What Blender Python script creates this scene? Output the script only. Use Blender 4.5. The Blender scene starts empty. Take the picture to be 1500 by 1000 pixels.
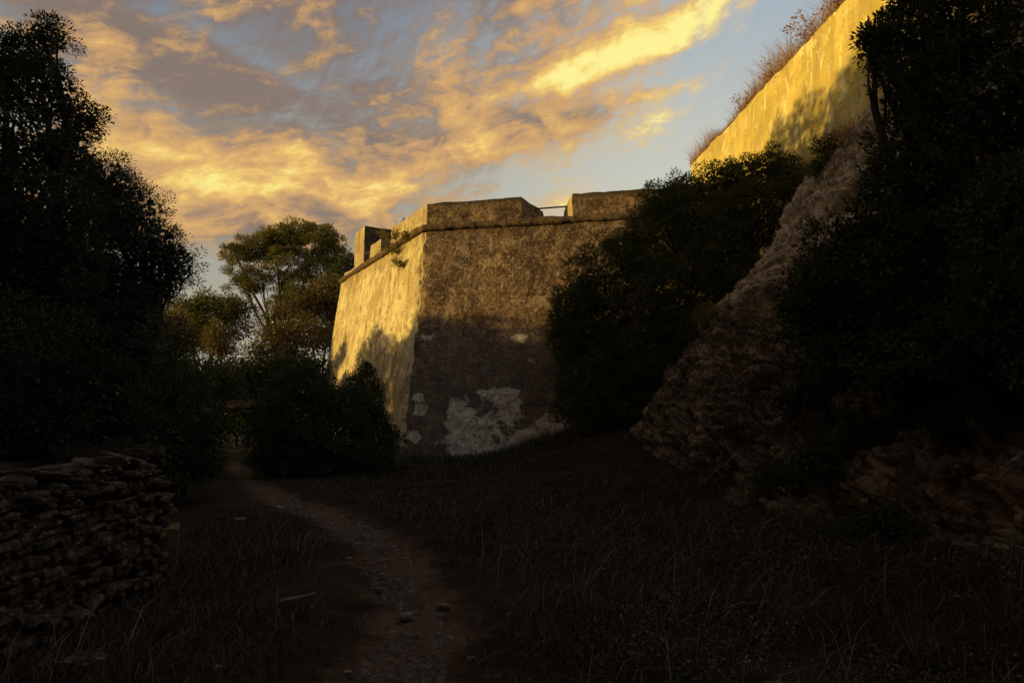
import bpy, math, random
import numpy as np
from mathutils import Vector

random.seed(7)
RNG = np.random.default_rng(11)
S = bpy.context.scene
COL = S.collection

# ------------------------------------------------------------------ camera
CAMZ = 1.6
PITCH = math.atan(0.12)
CP, SP = math.cos(PITCH), math.sin(PITCH)
cam_d = bpy.data.cameras.new('camera')
cam_d.sensor_width = 36.0
cam_d.lens = 24.0
cam_d.clip_start = 0.05
cam_d.clip_end = 3000
cam = bpy.data.objects.new('camera', cam_d)
cam.location = (0, 0, CAMZ)
cam.rotation_euler = (math.pi / 2 + PITCH, 0, 0)
COL.objects.link(cam)
S.camera = cam

# ------------------------------------------------------------------ node helpers


class X:
    """a scalar socket with arithmetic"""
    def __init__(self, nt, s):
        self.nt, self.s = nt, s

    def op(self, o, b=None, c=None, clamp=False):
        n = self.nt.nodes.new('ShaderNodeMath')
        n.operation = o
        n.use_clamp = clamp
        for i, v in enumerate((self, b, c)):
            if v is None:
                continue
            if isinstance(v, X):
                self.nt.links.new(v.s, n.inputs[i])
            else:
                n.inputs[i].default_value = v
        return X(self.nt, n.outputs[0])

    def __add__(a, b): return a.op('ADD', b)
    def __radd__(a, b): return a.op('ADD', b)
    def __sub__(a, b): return a.op('SUBTRACT', b)
    def __rsub__(a, b): return a.op('MULTIPLY', -1.0).op('ADD', b)
    def __mul__(a, b): return a.op('MULTIPLY', b)
    def __rmul__(a, b): return a.op('MULTIPLY', b)
    def __truediv__(a, b): return a.op('DIVIDE', b)
    def __neg__(a): return a.op('MULTIPLY', -1.0)
    def clip(a): return a.op('ADD', 0.0, clamp=True)
    def max(a, b): return a.op('MAXIMUM', b)
    def min(a, b): return a.op('MINIMUM', b)
    def exp(a): return a.op('EXPONENT')

    def ss(a, lo, hi):
        n = a.nt.nodes.new('ShaderNodeMapRange')
        n.interpolation_type = 'SMOOTHSTEP'
        a.nt.links.new(a.s, n.inputs[0])
        n.inputs[1].default_value = lo
        n.inputs[2].default_value = hi
        return X(a.nt, n.outputs[0])


def xyz(nt, sock):
    n = nt.nodes.new('ShaderNodeSeparateXYZ')
    nt.links.new(sock, n.inputs[0])
    return [X(nt, n.outputs[i]) for i in range(3)]


def comb(nt, a, b, c):
    n = nt.nodes.new('ShaderNodeCombineXYZ')
    for i, v in enumerate((a, b, c)):
        if isinstance(v, X):
            nt.links.new(v.s, n.inputs[i])
        else:
            n.inputs[i].default_value = v
    return n.outputs[0]


def noise(nt, vec, scale, detail=4, rough=0.55, dist=0.0):
    n = nt.nodes.new('ShaderNodeTexNoise')
    n.inputs['Scale'].default_value = scale
    n.inputs['Detail'].default_value = detail
    n.inputs['Roughness'].default_value = rough
    n.inputs['Distortion'].default_value = dist
    nt.links.new(vec, n.inputs['Vector'])
    return X(nt, n.outputs[0])


def vor(nt, vec, scale, feature='F1', out=0, rnd=1.0):
    n = nt.nodes.new('ShaderNodeTexVoronoi')
    n.feature = feature
    n.inputs['Scale'].default_value = scale
    n.inputs['Randomness'].default_value = rnd
    nt.links.new(vec, n.inputs['Vector'])
    return X(nt, n.outputs[out])


def mix(nt, f, a, b, mode='MIX'):
    n = nt.nodes.new('ShaderNodeMix')
    n.data_type = 'RGBA'
    n.blend_type = mode
    n.clamp_factor = True
    for i, v in ((0, f), (6, a), (7, b)):
        if isinstance(v, X):
            nt.links.new(v.s, n.inputs[i])
        elif isinstance(v, (int, float)):
            n.inputs[i].default_value = v
        elif isinstance(v, (tuple, list)):
            n.inputs[i].default_value = tuple(v) + (1,)
        else:
            nt.links.new(v, n.inputs[i])
    return n.outputs[2]


def lin(r, g, b):
    f = lambda c: c / 12.92 if c <= 0.04045 else ((c + 0.055) / 1.055) ** 2.4
    return (f(r / 255), f(g / 255), f(b / 255))


# ------------------------------------------------------------------ world: sky with clouds
SUN_EL = math.radians(6.0)
SUN_AZ = (-1.0, -0.17)
sd = Vector((SUN_AZ[0], SUN_AZ[1], 0)).normalized()
TO_SUN = Vector((sd.x * math.cos(SUN_EL), sd.y * math.cos(SUN_EL), math.sin(SUN_EL)))

W = bpy.data.worlds.new('World')
S.world = W
W.use_nodes = True
nt = W.node_tree
nt.nodes.clear()
SKY_STRENGTH = 0.1
sky = nt.nodes.new('ShaderNodeTexSky')
sky.sky_type = 'NISHITA'
sky.sun_disc = False
sky.sun_elevation = SUN_EL
sky.sun_rotation = math.atan2(TO_SUN.x, TO_SUN.y)
sky.altitude = 50
sky.air_density = 1.0
sky.dust_density = 1.2
sky.ozone_density = 1.5
tc = nt.nodes.new('ShaderNodeTexCoord')
dx, dy, dz = xyz(nt, tc.outputs['Generated'])
az = dx.op('ARCTAN2', dy)
el = dz.op('ARCSINE')


def azel(px, py):
    u, v = (px - 750) / 1000, (500 - py) / 1000
    y, z = CP - SP * v, SP + CP * v
    return math.atan2(u, y), math.atan2(z, math.hypot(u, y))


# gentle large-scale warp so that no edge runs straight
w1 = noise(nt, comb(nt, az, el, 0.3), 2.6, 4, 0.5) - 0.5
w2 = noise(nt, comb(nt, az, el, 5.3), 3.0, 4, 0.5) - 0.5
w3 = noise(nt, comb(nt, az, el, 9.3), 9.0, 5, 0.6) - 0.5
azw = az + w1 * 0.13 + w3 * 0.05
elw = el + w2 * 0.07 + w3 * 0.035
# fibres rise to the right, as cirrus combed by one wind
th = math.radians(14)
r_ = azw * math.cos(th) + elw * math.sin(th)
t_ = elw * math.cos(th) - azw * math.sin(th)
n_big = noise(nt, comb(nt, r_ * 3.0, t_ * 9.5, 0.0), 1.0, 9, 0.60, 0.2)
n_mid = noise(nt, comb(nt, r_ * 8.0, t_ * 23.0, 2.0), 1.0, 10, 0.63, 0.3)
n_fib = noise(nt, comb(nt, r_ * 12.0, t_ * 90.0, 4.0), 1.0, 7, 0.65, 0.2)
# feathery strands that fan across the bands
th2 = math.radians(64)
r2 = az * math.cos(th2) + el * math.sin(th2) + w1 * 0.06
t2 = el * math.cos(th2) - az * math.sin(th2) + w2 * 0.05
n_fan = noise(nt, comb(nt, r2 * 8.0, t2 * 46.0, 7.0), 1.0, 5, 0.6, 0.3)


def gauss(px, py, rx, ry, rot=0.0):
    """a soft stretch of the sky round one direction"""
    a0, e0 = azel(px, py)
    ca, sa = math.cos(math.radians(rot)), math.sin(math.radians(rot))
    a = ((azw - a0) * ca + (elw - e0) * sa) / (rx / 1000)
    b = ((elw - e0) * ca - (azw - a0) * sa) / (ry / 1000)
    return (-(a * a + b * b)).exp()


# where the cloud field ends: a long curved edge, clear sky below and to the right of it
azc = az.max(-0.5).min(0.8)
edge = azc * 0.372 + azc * azc * 0.895 + 0.360 + az.ss(0.12, 0.36) * 0.055
sdist = (elw - edge).min(0.22)
bandA = gauss(860, 92, 260, 26, 15)
bandA2 = gauss(985, 38, 110, 26, 22)
bandB = gauss(690, 205, 260, 38, 6)
lowG = gauss(400, 265, 230, 48, -4)
leftG = gauss(250, 215, 200, 60, -12)
puff = gauss(130, 35, 130, 36, -8)
topW = gauss(470, 15, 190, 28, -14)
dark = gauss(310, 108, 250, 44, -10)
gapT = gauss(650, 50, 120, 60, 10)
gapL = gauss(395, 80, 150, 16, -16)
gapM = gauss(800, 165, 130, 14, 12)
gapS = gauss(455, 175, 60, 26, -30)
wisp = gauss(1030, 105, 80, 7, 12)
lowL = gauss(360, 335, 230, 50, 0)
underA = gauss(830, 170, 150, 22, 10)
farL = gauss(180, 290, 190, 60, 0)
coreA = gauss(800, 125, 150, 12, 13)
dimM = gauss(560, 120, 160, 30, -10)
n_puf = noise(nt, comb(nt, azw * 13.0 + n_mid * 0.8, elw * 21.0, 3.0), 1.0, 9, 0.64, 0.3)
dens = (sdist * 3.2 + (n_big - 0.5) * 2.1 + (n_mid - 0.5) * 1.9 + (n_puf - 0.5) * 0.8 + (n_fan - 0.5) * 1.1 + (n_fib - 0.5) * 1.0 + 0.30
        + bandA * 0.55 + bandA2 * 0.45 + bandB * 0.50 + lowG * 0.75 + leftG * 0.55 + puff * 0.5 + topW * 0.20 + dark * 0.40
        + farL * 0.7 - gapT * 0.55 - gapL * 0.55 - gapM * 0.15 - gapS * 0.35 + wisp * 0.55 + lowL * 0.75 + underA * 0.8)
cover = dens.ss(-0.10, 1.05)
# which parts of the cloud still take the light; overhead they have already gone grey
gold = (n_mid - 0.5) * 1.7 + (n_big - 0.5) * 1.6 + (n_puf - 0.5) * 1.7 + (n_fib - 0.5) * 0.45 + (n_fan - 0.5) * 0.35
lightc = (gold + 0.02 + bandA * 0.42 + coreA * 0.26 + bandA2 * 0.26 + bandB * 0.30 + lowG * 0.42 + leftG * 0.22 + puff * 0.22
          - dark * 0.50 - gapT * 0.10 - lowL * 0.06 + farL * 0.16 + az.ss(-0.05, 0.22) * 0.34 + wisp * 0.3 + topW * 0.18 - dimM * 0.25 - el.ss(0.55, 0.95) * 0.45)
k1 = lightc.ss(-0.20, 0.34)
k2 = lightc.ss(0.26, 0.82)
k3 = lightc.ss(0.62, 1.05)
G = 1.0 / SKY_STRENGTH
sc3 = lambda c, g=1.0: tuple(v * G * g for v in c)
ccol = mix(nt, k1, sc3(lin(134, 114, 102)), sc3(lin(208, 163, 110)))
ccol = mix(nt, k2, ccol, sc3(lin(246, 206, 116)))
ccol = mix(nt, k3, ccol, sc3(lin(255, 243, 150)))
ccol = mix(nt, dens.ss(0.75, 0.05) * az.ss(-0.25, 0.15) * 0.75, ccol, sc3(lin(236, 206, 150)))
# warm cream towards the horizon, soft blue above, paler on the right; laid over the physical sky
eb = el.ss(0.05, 0.34)
et = el.ss(0.28, 0.62)
bl = mix(nt, eb, sc3(lin(178, 168, 146)), sc3(lin(172, 172, 160)))
bl = mix(nt, et, bl, sc3(lin(120, 132, 150)))
br = mix(nt, eb, sc3(lin(218, 210, 182)), sc3(lin(212, 211, 193)))
br = mix(nt, et, br, sc3(lin(166, 181, 194)))
base = mix(nt, az.ss(-0.35, 0.30), bl, br)
base = mix(nt, el.ss(0.6, 1.4), base, sc3(lin(84, 104, 138)))
clear = mix(nt, 0.92, sky.outputs[0], base)
final = mix(nt, cover * (k1 * 0.13 + 0.86), clear, ccol)
bg = nt.nodes.new('ShaderNodeBackground')
bg.inputs['Strength'].default_value = SKY_STRENGTH
nt.links.new(final, bg.inputs['Color'])
wo = nt.nodes.new('ShaderNodeOutputWorld')
nt.links.new(bg.outputs[0], wo.inputs['Surface'])

# ------------------------------------------------------------------ sun
sun_d = bpy.data.lights.new('sun', 'SUN')
sun_d.energy = 5.0
sun_d.angle = math.radians(0.5)
sun_d.color = (1.0, 0.70, 0.20)
sun = bpy.data.objects.new('sun', sun_d)
sun.rotation_euler = (-TO_SUN).to_track_quat('-Z', 'Y').to_euler()
sun.location = (-30, -5, 20)
COL.objects.link(sun)

S.view_settings.view_transform = 'Standard'
S.view_settings.look = 'None'
S.view_settings.exposure = 0.0
S.view_settings.gamma = 1.0
S.view_settings.use_curve_mapping = False
S.render.engine = 'CYCLES'
S.cycles.max_bounces = 5
S.cycles.diffuse_bounces = 3
S.cycles.transmission_bounces = 3
S.cycles.caustics_reflective = False
S.cycles.caustics_refractive = False

# ------------------------------------------------------------------ geometry helpers


def at(px, py, D):
    """a point of the place that lies D metres ahead, seen in direction px, py of the 1500 x 1000 view"""
    u = (px - 750) / 1000
    v = (500 - py) / 1000
    y = CP - SP * v
    z = SP + CP * v
    return np.array([u * D / y, D, CAMZ + z * D / y])


def ss(a, lo, hi):
    t = np.clip((np.asarray(a, float) - lo) / (hi - lo), 0, 1)
    return t * t * (3 - 2 * t)


def hash3(i, j, k):
    h = (i.astype(np.int64) * 374761393 + j.astype(np.int64) * 668265263 + k.astype(np.int64) * 2147483647 + 1013904223) & 0xFFFFFFFF
    h = ((h ^ (h >> 13)) * 1274126177) & 0xFFFFFFFF
    h = ((h ^ (h >> 15)) * 2246822519) & 0xFFFFFFFF
    return ((h ^ (h >> 16)) & 0xFFFFFF) / float(0xFFFFFF)


def vnoise(p):
    p = np.asarray(p, float)
    f = np.floor(p)
    t = p - f
    t = t * t * (3 - 2 * t)
    i, j, k = f[..., 0], f[..., 1], f[..., 2]
    out = 0
    for a in (0, 1):
        for b in (0, 1):
            for c in (0, 1):
                w = (t[..., 0] if a else 1 - t[..., 0]) * (t[..., 1] if b else 1 - t[..., 1]) * (t[..., 2] if c else 1 - t[..., 2])
                out = out + w * hash3(i + a, j + b, k + c)
    return out * 2 - 1


def fbm(p, scale=1.0, octs=4, rough=0.5):
    p = np.asarray(p, float) * scale
    a, s, tot = 1.0, 0.0, 0.0
    for o in range(octs):
        s = s + a * vnoise(p + 17.3 * o)
        tot += a
        a *= rough
        p = p * 2.03
    return s / tot


def link(o, parent=None):
    COL.objects.link(o)
    if parent is not None:
        o.parent = parent
        if any(abs(v) > 1e-9 for v in parent.location):
            o.matrix_parent_inverse = parent.matrix_world.inverted() if False else o.matrix_parent_inverse
    return o


def mesh(name, V, F, mat, parent=None, smooth=False, mats=None, midx=None):
    """V (N,3) world coordinates, F (M,k) array or list of arrays; vertices become local to the parent's origin"""
    V = np.asarray(V, np.float64)
    if parent is not None:
        off = np.array(parent.location)
        pp = parent.parent
        while pp is not None:
            off = off + np.array(pp.location)
            pp = pp.parent
        V = V - off
    me = bpy.data.meshes.new(name)
    Fs = F if isinstance(F, list) else [F]
    Fs = [np.asarray(f, np.int32) for f in Fs if len(f)]
    nl = sum(f.size for f in Fs)
    nf = sum(len(f) for f in Fs)
    me.vertices.add(len(V))
    me.vertices.foreach_set('co', V.astype(np.float32).ravel())
    me.loops.add(nl)
    me.loops.foreach_set('vertex_index', np.concatenate([f.ravel() for f in Fs]).astype(np.int32))
    me.polygons.add(nf)
    tot = np.concatenate([np.full(len(f), f.shape[1], np.int32) for f in Fs])
    st = np.concatenate([[0], np.cumsum(tot)[:-1]]).astype(np.int32)
    me.polygons.foreach_set('loop_start', st)
    me.polygons.foreach_set('loop_total', tot)
    if mats:
        for m in mats:
            me.materials.append(m)
        me.polygons.foreach_set('material_index', np.asarray(midx, np.int32))
    else:
        me.materials.append(mat)
    me.polygons.foreach_set('use_smooth', np.full(nf, bool(smooth)))
    me.update(calc_edges=True)
    me.validate()
    o = bpy.data.objects.new(name, me)
    return link(o, parent)


def tag(o, label=None, cat=None, group=None, kind=None):
    if label:
        o['label'] = label
    if cat:
        o['category'] = cat
    if group:
        o['group'] = group
    if kind:
        o['kind'] = kind
    return o


def empty(name, loc, label, cat, group=None):
    o = bpy.data.objects.new(name, None)
    o.location = tuple(float(v) for v in loc)
    o.empty_display_size = 0.2
    COL.objects.link(o)
    return tag(o, label, cat, group)


def unit(v):
    v = np.asarray(v, float)
    return v / np.maximum(np.linalg.norm(v, axis=-1, keepdims=True), 1e-9)


def tube(pts, rad, sides=6, cap=True):
    """one tapering tube along pts"""
    P = np.asarray(pts, float)
    n = len(P)
    R = np.broadcast_to(np.asarray(rad, float), (n,))
    T = unit(np.gradient(P, axis=0))
    up = np.array([0, 0, 1.0]) if abs(T[0][2]) < 0.9 else np.array([1.0, 0, 0])
    a = unit(np.cross(T, up))
    b = np.cross(T, a)
    ang = np.arange(sides) * 2 * math.pi / sides
    V = P[:, None] + R[:, None, None] * (np.cos(ang)[None, :, None] * a[:, None] + np.sin(ang)[None, :, None] * b[:, None])
    V = V.reshape(-1, 3)
    i = np.arange(n - 1)[:, None] * sides
    j = np.arange(sides)[None]
    k = (j + 1) % sides
    F = np.stack([i + j, i + k, i + sides + k, i + sides + j], -1).reshape(-1, 4)
    return V, F


def join(parts):
    Vs, Fs, o = [], [], 0
    for v, f in parts:
        Vs.append(v)
        Fs.append(np.asarray(f) + o)
        o += len(v)
    return np.concatenate(Vs), np.concatenate(Fs)


def grid_faces(nu, nv):
    i = np.arange(nu - 1)[:, None] * nv
    j = np.arange(nv - 1)[None]
    return np.stack([i + j, i + nv + j, i + nv + j + 1, i + j + 1], -1).reshape(-1, 4)


# ------------------------------------------------------------------ materials


def new_mat(name, rough=0.9, spec=0.2):
    m = bpy.data.materials.new(name)
    m.use_nodes = True
    t = m.node_tree
    b = t.nodes['Principled BSDF']
    b.inputs['Roughness'].default_value = rough
    b.inputs['Specular IOR Level'].default_value = spec
    return m, t, b


def bump(t, b, h, strength, dist):
    n = t.nodes.new('ShaderNodeBump')
    n.inputs['Strength'].default_value = strength
    n.inputs['Distance'].default_value = dist
    t.links.new(h.s, n.inputs['Height'])
    t.links.new(n.outputs[0], b.inputs['Normal'])


def wpos(t):
    return t.nodes.new('ShaderNodeNewGeometry').outputs['Position']


def simple_mat(name, cols, scale=2.0, rough=0.9, bump_s=0.4, bump_d=0.02, island=0.0, detail=6, spec=0.2):
    m, t, b = new_mat(name, rough, spec)
    p = wpos(t)
    n = noise(t, p, scale, detail, 0.62)
    c = mix(t, n.ss(0.32, 0.68), cols[0], cols[1])
    if len(cols) > 2:
        n2 = noise(t, p, scale * 4.1, 4, 0.6)
        c = mix(t, n2.ss(0.5, 0.72), c, cols[2])
    if island:
        g = t.nodes.new('ShaderNodeNewGeometry')
        ri = X(t, g.outputs['Random Per Island'])
        f = ri * (2 * island) + (1 - island)
        c = mix(t, 1.0, c, comb(t, f, f, f), 'MULTIPLY')
    t.links.new(c, b.inputs['Base Color'])
    if bump_s:
        bump(t, b, noise(t, p, scale * 6, 6, 0.65), bump_s, bump_d)
    return m


def leaf_mat(name, a, bcol, third=None, trans=0.25, rough=0.55, nscale=0.9):
    m, t, b = new_mat(name, rough, 0.25)
    g = t.nodes.new('ShaderNodeNewGeometry')
    ri = X(t, g.outputs['Random Per Island'])
    n = noise(t, g.outputs['Position'], nscale, 3, 0.6)
    c = mix(t, (ri * 0.6 + n * 0.8 - 0.2).ss(0.15, 0.85), a, bcol)
    if third:
        c = mix(t, ri.op('MULTIPLY', 7.13).op('FRACT').ss(0.86, 0.99), c, third)
    t.links.new(c, b.inputs['Base Color'])
    tr = t.nodes.new('ShaderNodeBsdfTranslucent')
    t.links.new(mix(t, 0.5, c, (bcol[0] * 1.6, bcol[1] * 1.5, bcol[2] * 0.6)), tr.inputs['Color'])
    ms = t.nodes.new('ShaderNodeMixShader')
    ms.inputs[0].default_value = trans
    t.links.new(b.outputs[0], ms.inputs[1])
    t.links.new(tr.outputs[0], ms.inputs[2])
    t.links.new(ms.outputs[0], t.nodes['Material Output'].inputs['Surface'])
    return m


M_OAK = leaf_mat('holm_oak_leaves', (0.024, 0.028, 0.014), (0.046, 0.052, 0.022), trans=0.15)
M_OLIVE = leaf_mat('olive_leaves', (0.026, 0.032, 0.018), (0.055, 0.062, 0.036), trans=0.15)
M_LENT = leaf_mat('lentisk_leaves', (0.036, 0.048, 0.012), (0.085, 0.098, 0.024), (0.13, 0.09, 0.03), trans=0.2)
M_DARK = leaf_mat('evergreen_leaves', (0.026, 0.036, 0.014), (0.060, 0.074, 0.028), trans=0.15)
M_PINE = leaf_mat('pine_needles', (0.085, 0.085, 0.018), (0.20, 0.175, 0.040), (0.26, 0.17, 0.06), trans=0.2, nscale=0.5)
M_SCRUB = leaf_mat('scrub_leaves', (0.085, 0.070, 0.022), (0.17, 0.125, 0.040), (0.20, 0.13, 0.05), trans=0.25)
M_WEED = leaf_mat('weed_leaves', (0.10, 0.11, 0.02), (0.19, 0.17, 0.04), (0.22, 0.13, 0.05), trans=0.3)
M_GRASSDRY = leaf_mat('dry_grass_blades', (0.026, 0.019, 0.013), (0.060, 0.044, 0.030), (0.12, 0.098, 0.07), trans=0.15, rough=0.8)
M_TOPGRASS = leaf_mat('wall_top_grass_blades', (0.28, 0.15, 0.09), (0.44, 0.29, 0.18), (0.50, 0.38, 0.26), trans=0.3, rough=0.8)
M_SLOPEGRASS = leaf_mat('slope_grass_blades', (0.09, 0.070, 0.038), (0.19, 0.145, 0.085), (0.27, 0.22, 0.15), trans=0.15, rough=0.8)
M_STRAW = leaf_mat('straw_stems', (0.10, 0.075, 0.05), (0.20, 0.165, 0.12), (0.28, 0.24, 0.19), trans=0.1, rough=0.8)
M_GREENLOW = leaf_mat('ground_cover_leaves', (0.036, 0.044, 0.020), (0.090, 0.10, 0.055), (0.18, 0.18, 0.14), trans=0.15)
M_BARK = simple_mat('bark', ((0.035, 0.026, 0.018), (0.075, 0.055, 0.04)), 9, bump_s=0.8, bump_d=0.03)
M_PBARK = simple_mat('pine_bark', ((0.05, 0.032, 0.022), (0.12, 0.075, 0.05)), 6, bump_s=0.8, bump_d=0.03)
M_TWIG = simple_mat('dry_twig', ((0.06, 0.046, 0.034), (0.15, 0.12, 0.09)), 8, bump_s=0)
M_REDTWIG = simple_mat('reddish_twig', ((0.24, 0.10, 0.06), (0.40, 0.22, 0.13)), 6, bump_s=0)
M_SOIL = simple_mat('dark_soil', ((0.016, 0.011, 0.008), (0.036, 0.025, 0.018), (0.048, 0.036, 0.026)), 2.2, bump_s=0.9, bump_d=0.05)
M_PATH0 = simple_mat('trodden_earth', ((0.038, 0.026, 0.018), (0.070, 0.048, 0.033), (0.095, 0.070, 0.050)), 1.8, bump_s=0.8, bump_d=0.03)
M_GROUND, t, b = new_mat('earth', 0.95, 0.1)
p = wpos(t)
at_ = t.nodes.new('ShaderNodeAttribute')
at_.attribute_name = 'trod'
tr_ = X(t, at_.outputs['Fac'])
n1 = noise(t, p, 1.8, 7, 0.65)
n2 = noise(t, p, 8.0, 7, 0.7)
n3 = noise(t, p, 30.0, 4, 0.7)
c0 = mix(t, n1.ss(0.35, 0.65), (0.018, 0.012, 0.008), (0.040, 0.027, 0.018))
c1 = mix(t, n1.ss(0.35, 0.65), (0.058, 0.038, 0.023), (0.115, 0.078, 0.048))
c1 = mix(t, n2.ss(0.55, 0.70) * 0.7, c1, (0.145, 0.10, 0.064))
c = mix(t, (tr_ + (n2 - 0.5) * 1.3 + (n1 - 0.5) * 1.0).ss(0.20, 0.95), c0, c1)
c = mix(t, n3.ss(0.55, 0.65) * 0.6, c, (0.022, 0.016, 0.012))
t.links.new(c, b.inputs['Base Color'])
bump(t, b, n2 * 0.5 + n3 * 0.5 + n1 * 0.6, 1.0, 0.05)
M_PEBBLE = simple_mat('pebble', ((0.045, 0.038, 0.033), (0.11, 0.095, 0.082), (0.16, 0.14, 0.125)), 7, bump_s=0.4, bump_d=0.01, island=0.5)
M_STONE = simple_mat('wall_stone', ((0.022, 0.014, 0.009), (0.080, 0.052, 0.033), (0.190, 0.145, 0.105)), 4.5, bump_s=0.8, bump_d=0.02, island=0.3)
M_TANSTONE = simple_mat('ochre_stone', ((0.12, 0.075, 0.035), (0.20, 0.13, 0.065)), 4, bump_s=0.6, bump_d=0.02)
M_PALESTONE = simple_mat('pale_stone', ((0.20, 0.18, 0.15), (0.38, 0.34, 0.29), (0.12, 0.10, 0.08)), 6, bump_s=0.6, bump_d=0.02)
M_IRON = simple_mat('dark_iron', ((0.02, 0.016, 0.013), (0.05, 0.035, 0.025)), 20, rough=0.6, bump_s=0)

# weathered rock of the slope
M_ROCK, t, b = new_mat('schist_rock', 0.9)
p = wpos(t)
n1 = noise(t, p, 0.8, 8, 0.62, 0.4)
n2 = noise(t, p, 4.0, 8, 0.68)
n3 = noise(t, p, 0.45, 4, 0.5)
c = mix(t, n1.ss(0.35, 0.66), (0.10, 0.078, 0.055), (0.30, 0.235, 0.16))
c = mix(t, n2.ss(0.54, 0.70), c, (0.42, 0.34, 0.25))
c = mix(t, n3.ss(0.56, 0.70) * n2.ss(0.40, 0.58), c, (0.36, 0.19, 0.075))
c = mix(t, vor(t, p, 3.2, 'DISTANCE_TO_EDGE').ss(0.06, 0.0) * 0.6, c, (0.02, 0.016, 0.012))
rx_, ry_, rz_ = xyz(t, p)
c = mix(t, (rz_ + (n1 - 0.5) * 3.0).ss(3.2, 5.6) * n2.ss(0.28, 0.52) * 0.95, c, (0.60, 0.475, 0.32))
c = mix(t, n2.ss(0.40, 0.30) * 0.5, c, (0.33, 0.29, 0.25))
t.links.new(c, b.inputs['Base Color'])
bump(t, b, n2 * 0.6 + noise(t, p, 16, 6, 0.75) * 0.4 + noise(t, comb(t, rx_ * 1.5 + rz_ * 1.2, ry_ * 1.5, rz_ * 5.0), 1.6, 6, 0.7) * 0.25, 1.0, 0.10)


# ------------------------------------------------------------------ fort geometry numbers
C = at(622, 335, 22.0)
ZC = C[2]


def at_z(px, py, z):
    r = at(px, py, 1.0)[2] - CAMZ
    return at(px, py, (z - CAMZ) / r)


Lp = at_z(500, 412, ZC)
Rp = at_z(935, 317, ZC)
fdir = unit((Rp - C)[:2])
ldir = unit((Lp - C)[:2])
nF = np.array([fdir[1], -fdir[0]])
nL = np.array([-ldir[1], ldir[0]])
if nL[0] > 0:
    nL = -nL
BF, BL = 0.145, 0.125
Rend = C[:2] + fdir * 11.0
Lend = Lp[:2]
Lback = Lend + (-nL) * 6 + ldir * 1.0
coff = np.linalg.solve(np.array([nF, nL]), [BF, BL])


def ellipse_mask(t, p, items, wob):
    """soft blobs at places on the front wall: (x, z, rx, rz)"""
    px_, py_, pz_ = xyz(t, p)
    tot = None
    for (cx, cz, rx, rz) in items:
        a = (px_ - cx) / rx
        bb = (pz_ - cz) / rz
        g = (-(a * a + bb * bb)).exp()
        tot = g if tot is None else tot + g
    return tot


def front_pt(px, py):
    """a point of the front wall face seen at px, py"""
    d0 = at(px, py, 1.0) - np.array([0, 0, CAMZ])
    o = np.array([0, 0, CAMZ])
    n = np.array([nF[0], nF[1], BF])
    q = np.array([C[0], C[1], ZC])
    k = np.dot(n, q - o) / np.dot(n, d0)
    return o + d0 * k


def fm(px, py, rx, ry):
    q = front_pt(px, py)
    k = q[1] / 1000
    return (q[0], q[2], rx * k, ry * k)


# dark weathered render of the fort's front
M_FRONT, t, b = new_mat('weathered_render', 0.92)
p = wpos(t)
px_, py_, pz_ = xyz(t, p)
pst = comb(t, px_, py_, pz_ * 0.55)
a1 = noise(t, p, 0.7, 8, 0.65)
a2 = noise(t, p, 3.2, 9, 0.72)
a3 = noise(t, p, 11.0, 6, 0.75)
a4 = noise(t, pst, 1.6, 8, 0.66, 0.6)
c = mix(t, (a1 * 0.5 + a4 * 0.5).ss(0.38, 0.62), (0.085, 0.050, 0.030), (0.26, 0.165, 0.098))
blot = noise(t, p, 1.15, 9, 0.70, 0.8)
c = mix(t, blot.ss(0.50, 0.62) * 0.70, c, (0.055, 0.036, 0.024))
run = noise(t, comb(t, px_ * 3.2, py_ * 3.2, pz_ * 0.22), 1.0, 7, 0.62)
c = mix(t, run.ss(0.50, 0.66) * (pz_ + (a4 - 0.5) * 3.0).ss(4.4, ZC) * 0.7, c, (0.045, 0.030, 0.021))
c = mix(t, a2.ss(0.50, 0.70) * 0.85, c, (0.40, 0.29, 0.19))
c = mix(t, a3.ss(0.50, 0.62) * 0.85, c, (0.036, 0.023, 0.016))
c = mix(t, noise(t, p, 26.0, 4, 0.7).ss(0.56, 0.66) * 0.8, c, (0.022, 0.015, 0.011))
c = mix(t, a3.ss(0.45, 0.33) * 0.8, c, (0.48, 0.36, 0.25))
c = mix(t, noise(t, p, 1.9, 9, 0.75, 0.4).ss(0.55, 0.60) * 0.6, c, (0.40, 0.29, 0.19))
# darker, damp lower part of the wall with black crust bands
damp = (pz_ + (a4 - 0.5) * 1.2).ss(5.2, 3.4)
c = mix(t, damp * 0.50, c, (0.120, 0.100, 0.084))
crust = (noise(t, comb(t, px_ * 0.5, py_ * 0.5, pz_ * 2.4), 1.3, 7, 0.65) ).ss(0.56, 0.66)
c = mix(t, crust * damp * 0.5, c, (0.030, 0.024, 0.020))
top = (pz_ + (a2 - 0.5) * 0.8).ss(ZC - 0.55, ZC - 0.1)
c = mix(t, top * 0.35, c, (0.06, 0.04, 0.03))
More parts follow.
